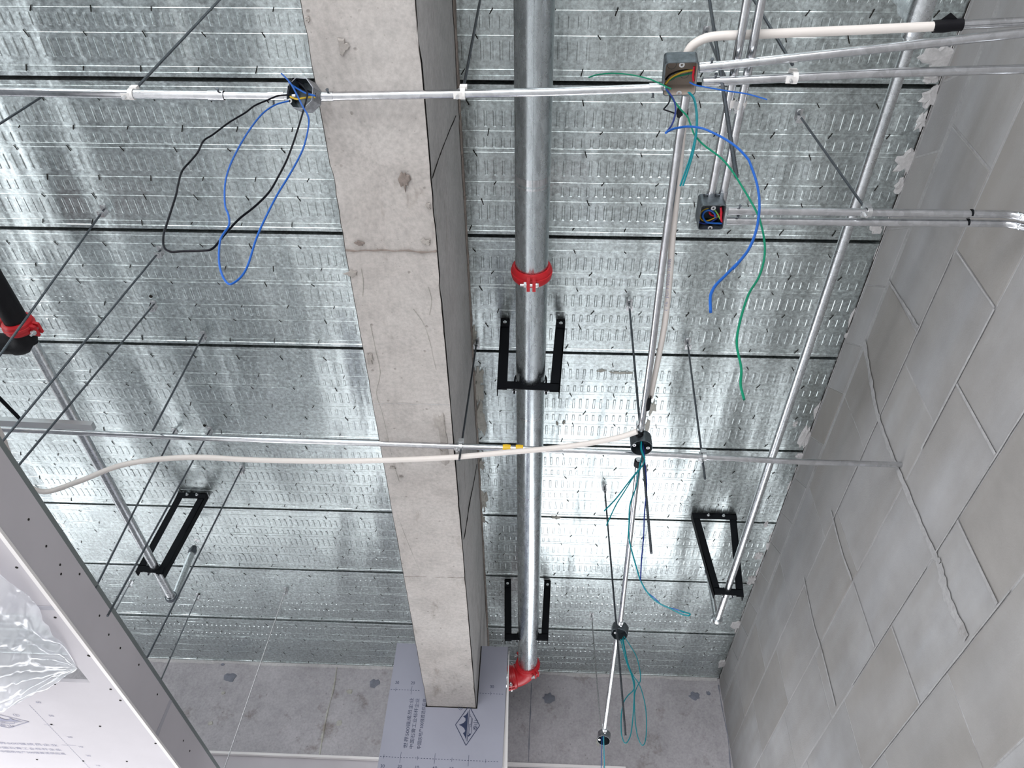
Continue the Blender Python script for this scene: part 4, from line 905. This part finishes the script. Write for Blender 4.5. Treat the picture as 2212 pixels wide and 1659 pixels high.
# ---------------------------------------------------------------- wires
def wire(label, P, Y, m_, r=.0019, dy=(), group=None, name='wire'):
    pts = [py(x, y, Y+(dy[i] if i < len(dy) else (dy[-1] if dy else 0))) for i, (x, y) in enumerate(P)]
    sp = smooth_path(pts, 6); o = MB().tube(sp, r, 8).build(name, m_); return tag(o, label, 'wire', group)
z1 = lambda P, ox=0, oy=0, s=2.9105: [(ox+x/s, oy+y/s) for x, y in P]
G1 = 'loose wires of the octagonal box'
wire('long black wire loop hanging from the octagonal box', [(622, 206), (631, 171), (645, 177), (659, 191), (664, 203), (662, 215), (658, 230)]+z1([(1870, 820), (1810, 990), (1750, 1110), (1690, 1210), (1600, 1300), (1500, 1380), (1400, 1490), (1340, 1560), (1280, 1576), (1150, 1580), (1070, 1582), (1030, 1550), (1028, 1480), (1045, 1420), (1080, 1310), (1108, 1220), (1120, 1160), (1145, 1075), (1200, 1010), (1245, 955), (1280, 885), (1340, 845), (1440, 770), (1540, 710), (1600, 665), (1680, 630), (1750, 602), (1815, 597)]), .765, M_wk, .0021, group=G1)
wire('long blue wire loop hanging from the octagonal box', [(608, 159), (622, 173), (632, 187), (645, 212), (655, 232), (664, 247), (667.5, 262), (663, 292), (652, 328)]+z1([(1820, 1100), (1740, 1230), (1650, 1410), (1605, 1520)])+[(540, 560), (531, 583), (519, 600), (505, 611), (496, 614), (488, 608), (480, 594), (474, 572), (473, 545)]+z1([(1385, 1510), (1405, 1470), (1440, 1415), (1436, 1350), (1415, 1290), (1415, 1160), (1443, 1050), (1500, 930), (1570, 815), (1650, 715), (1730, 660), (1815, 635)]), .745, M_wb, .0019, group=G1)
wire('short light wire bundle bent inside the octagonal box', [(624, 178), (631, 184), (645, 193), (660, 201), (681, 207)], .775, M_wb, .0022, group=G1)
wire('short black wire bundle inside the octagonal box', [(622, 172), (640, 181), (655, 192), (681, 203)], .785, M_wk, .0022, group=G1)
wire('yellow wire lying inside the octagonal box', [(627, 209), (641, 214), (660, 211), (681, 210)], .79, M_wy, .0022, group=G1)
zB = lambda P: z1(P, 1400, 100, 6.9125); zT = lambda P: z1(P, 1400, 0, 2.724); zM = lambda P: z1(P, 1400, 560, 2.724); zL = lambda P: z1(P, 760, 1089, 2.9105)
G2 = 'loose wires of the dusty square box'; Y2_ = .745
wire('green wire end reaching left from the dusty square box', [(1272, 167), (1293, 161), (1327, 158.5), (1365, 162), (1400, 170), (1420, 178), (1439, 187), (1450, 192)], Y2_, M_wg, .0017, group=G2)
wire('blue wire end reaching right from the dusty square box', [(1490, 178), (1503, 184), (1523, 188), (1574, 197), (1614, 203), (1657, 215)], Y2_, M_wb, .0017, group=G2)
wire('long green wire hanging from the dusty square box', [(1438, 190), (1442, 198), (1455, 217), (1472, 238), (1485, 252), (1493, 273), (1501, 292), (1520, 313), (1556, 340)]+zT([(490, 1000), (560, 1110), (640, 1250), (672, 1350), (687, 1450), (680, 1540), (650, 1634)])+zM([(590, 210), (540, 370), (522, 500), (548, 640), (545, 740), (565, 825)]), Y2_, M_wg, .0019, (-.01,), G2)
wire('big bright blue wire arc below the dusty square box', [(1438, 287), (1450, 280), (1465, 276), (1487, 273.5), (1516, 277), (1545, 289), (1574, 305), (1595, 321), (1613, 340)]+zT([(600, 960), (640, 1080), (655, 1200), (640, 1340), (590, 1470), (500, 1580)])+zM([(540, 10), (450, 100), (400, 150), (376, 190), (366, 230), (368, 310)]), Y2_, M_wb, .0024, (-.03,), G2)
wire('navy wire dropping from the dusty square box to the blue arc', zB([(270, 640), (340, 730), (390, 820), (410, 920), (400, 1040), (350, 1180), (270, 1285)]), Y2_, M_wn, .0019, (-.025,), G2)
wire('small black wire kinked beside the black tape band', zB([(325, 740), (325, 800), (300, 860), (262, 905), (235, 940), (280, 960), (340, 980), (420, 1010)]), Y2_, M_wk, .0017, (-.02,), G2)
wire('teal wire of a pair hanging from the dusty square box, left end', zB([(600, 690), (665, 760), (700, 870), (720, 1050), (718, 1250), (690, 1420), (630, 1659)])+zT([(190, 1092)]), Y2_, M_wt, .0018, (-.015,), G2)
wire('teal wire of a pair hanging from the dusty square box, right end', zB([(620, 690), (685, 770), (716, 880), (734, 1050), (728, 1250), (705, 1420), (655, 1659)])+zT([(206, 1090)]), Y2_, M_wt, .0018, (-.022,), G2)
def inbox(label, P, Z, m_, r, g_): o = MB().tube(smooth_path([pz(x, y, Z) for x, y in P], 6), r, 8).build('wire', m_); return tag(o, label, 'wire', g_)
G2b = 'wires inside the dusty square box'
inbox('yellow wire bent inside the dusty square box', zB([(262, 560), (330, 480), (430, 420), (540, 378), (690, 352)]), 1.862, M_wy, .0022, G2b)
inbox('brown black wire bent inside the dusty square box', zB([(262, 500), (310, 440), (400, 390), (520, 360), (690, 362)]), 1.868, M_wk, .0022, G2b)
inbox('green wire bent inside the dusty square box', zB([(300, 520), (400, 462), (520, 430), (680, 395)]), 1.866, M_wg, .0020, G2b)
inbox('red wire at the right side inside the dusty square box', zB([(690, 300), (680, 380), (672, 450), (682, 520)]), 1.856, M_wr, .0026, G2b)
zS = lambda P: z1(P, 1480, 400, 13.825); G4 = 'wires inside the small square box'
inbox('blue wire coil inside the small square box', zS([(900, 960), (890, 870), (820, 790), (700, 745), (590, 790), (530, 880), (540, 980), (620, 1090), (760, 1130), (1120, 1145)]), 1.858, M_wb, .0026, G4)
inbox('dark blue wire along the bottom of the small square box', zS([(400, 1090), (480, 1130), (600, 1150), (760, 1110), (880, 1030), (960, 980)]), 1.862, M_wn, .0022, G4)
inbox('red wire standing at the right in the small square box', zS([(1070, 660), (1080, 800), (1075, 950), (1080, 1040), (1130, 1110)]), 1.855, M_wr, .0030, G4)
inbox('red wire at the back of the small square box', zS([(720, 800), (760, 870), (830, 910), (940, 900), (1040, 850), (1150, 800)]), 1.868, M_wr, .0026, G4)
inbox('yellow wire loop inside the small square box', zS([(990, 940), (860, 985), (740, 1040), (600, 1070), (480, 1020), (440, 920), (480, 800), (600, 720), (700, 700)]), 1.864, M_wy, .0016, G4)
inbox('lime wire crossing the small square box', zS([(890, 750), (950, 830), (1010, 930), (1040, 1010)]), 1.860, M_wl, .0020, G4)
zC = lambda P: z1(P, 1330, 840, 7.9); G3 = 'wires hanging from the nearest round box'; Y3_ = 2.02
wire('teal wire falling to the left from the nearest round box', zC([(430, 900), (430, 1030), (460, 1120), (490, 1200), (465, 1290), (400, 1370), (300, 1490), (170, 1659)])+[(1330, 1078), (1305, 1104)], Y3_, M_wt, .0022, (-.02,), G3)
wire('second teal wire falling to the left from the nearest round box', zC([(440, 900), (445, 1030), (478, 1130), (495, 1215), (455, 1310), (390, 1400), (290, 1525)])+[(1350, 1060), (1330, 1092), (1310, 1135)], Y3_, M_wt, .0019, (-.035,), G3)
wire('blue wire dropping straight from the nearest round box', zC([(460, 910), (475, 1010), (492, 1150), (500, 1260), (518, 1450), (530, 1659)])+[(1396, 1070), (1392, 1110)]+zL([(1835, 200), (1822, 340), (1815, 480)]), Y3_, M_wn, .0019, (-.01,), G3)
wire('long teal wire ending in a small loop near the right hanger', zC([(450, 1130), (400, 1350), (350, 1659)])+zL([(1750, 0), (1743, 120), (1745, 230), (1790, 400), (1820, 490), (1870, 570), (1930, 622), (2000, 655), (2070, 690), (2115, 702), (2126, 690), (2100, 682), (2060, 668)]), Y3_, M_wt, .0022, (0,), G3)
wire('thin blue wire twisted along the long teal one', zL([(1812, 470), (1845, 540), (1905, 592), (1960, 640), (2040, 662), (2090, 684)]), Y3_, M_wb, .0016, (.004,), G3)
G5 = 'wires hanging from the middle octagonal box'; Y5 = 3.29
wire('teal wire loop hanging from the middle octagonal box, left', zL([(1690, 850), (1712, 940), (1740, 1030), (1775, 1110), (1772, 1165), (1735, 1205), (1708, 1250), (1694, 1330), (1694, 1430), (1704, 1480), (1718, 1502), (1736, 1490), (1755, 1440), (1768, 1330), (1775, 1200), (1770, 1120), (1735, 1000), (1700, 850)]), Y5, M_wt, .0023, (0, 0, 0, 0, 0, 0, -.01), G5)
wire('teal and blue wire loop hanging from the middle octagonal box, right', zL([(1710, 830), (1750, 890), (1790, 960), (1812, 1050), (1814, 1110), (1795, 1145), (1778, 1200), (1778, 1300), (1786, 1400), (1800, 1470), (1825, 1516), (1845, 1490), (1853, 1400), (1848, 1290), (1830, 1200), (1805, 1130), (1770, 1080), (1740, 1010), (1715, 900), (1705, 840)]), Y5, M_wt, .0021, (.015,), G5)
Y6 = c6.y
wire('pale blue wire hanging from the farthest round box, right strand', [(1304, 1588), (1305, 1630), (1307, 1690)], Y6, M_wc, .0026, (-.01,), 'wires below the farthest round box')
wire('thin blue wire hanging from the farthest round box, left strand', [(1301, 1588), (1299, 1640), (1298, 1690)], Y6, M_wb, .0018, (-.005,), 'wires below the farthest round box')
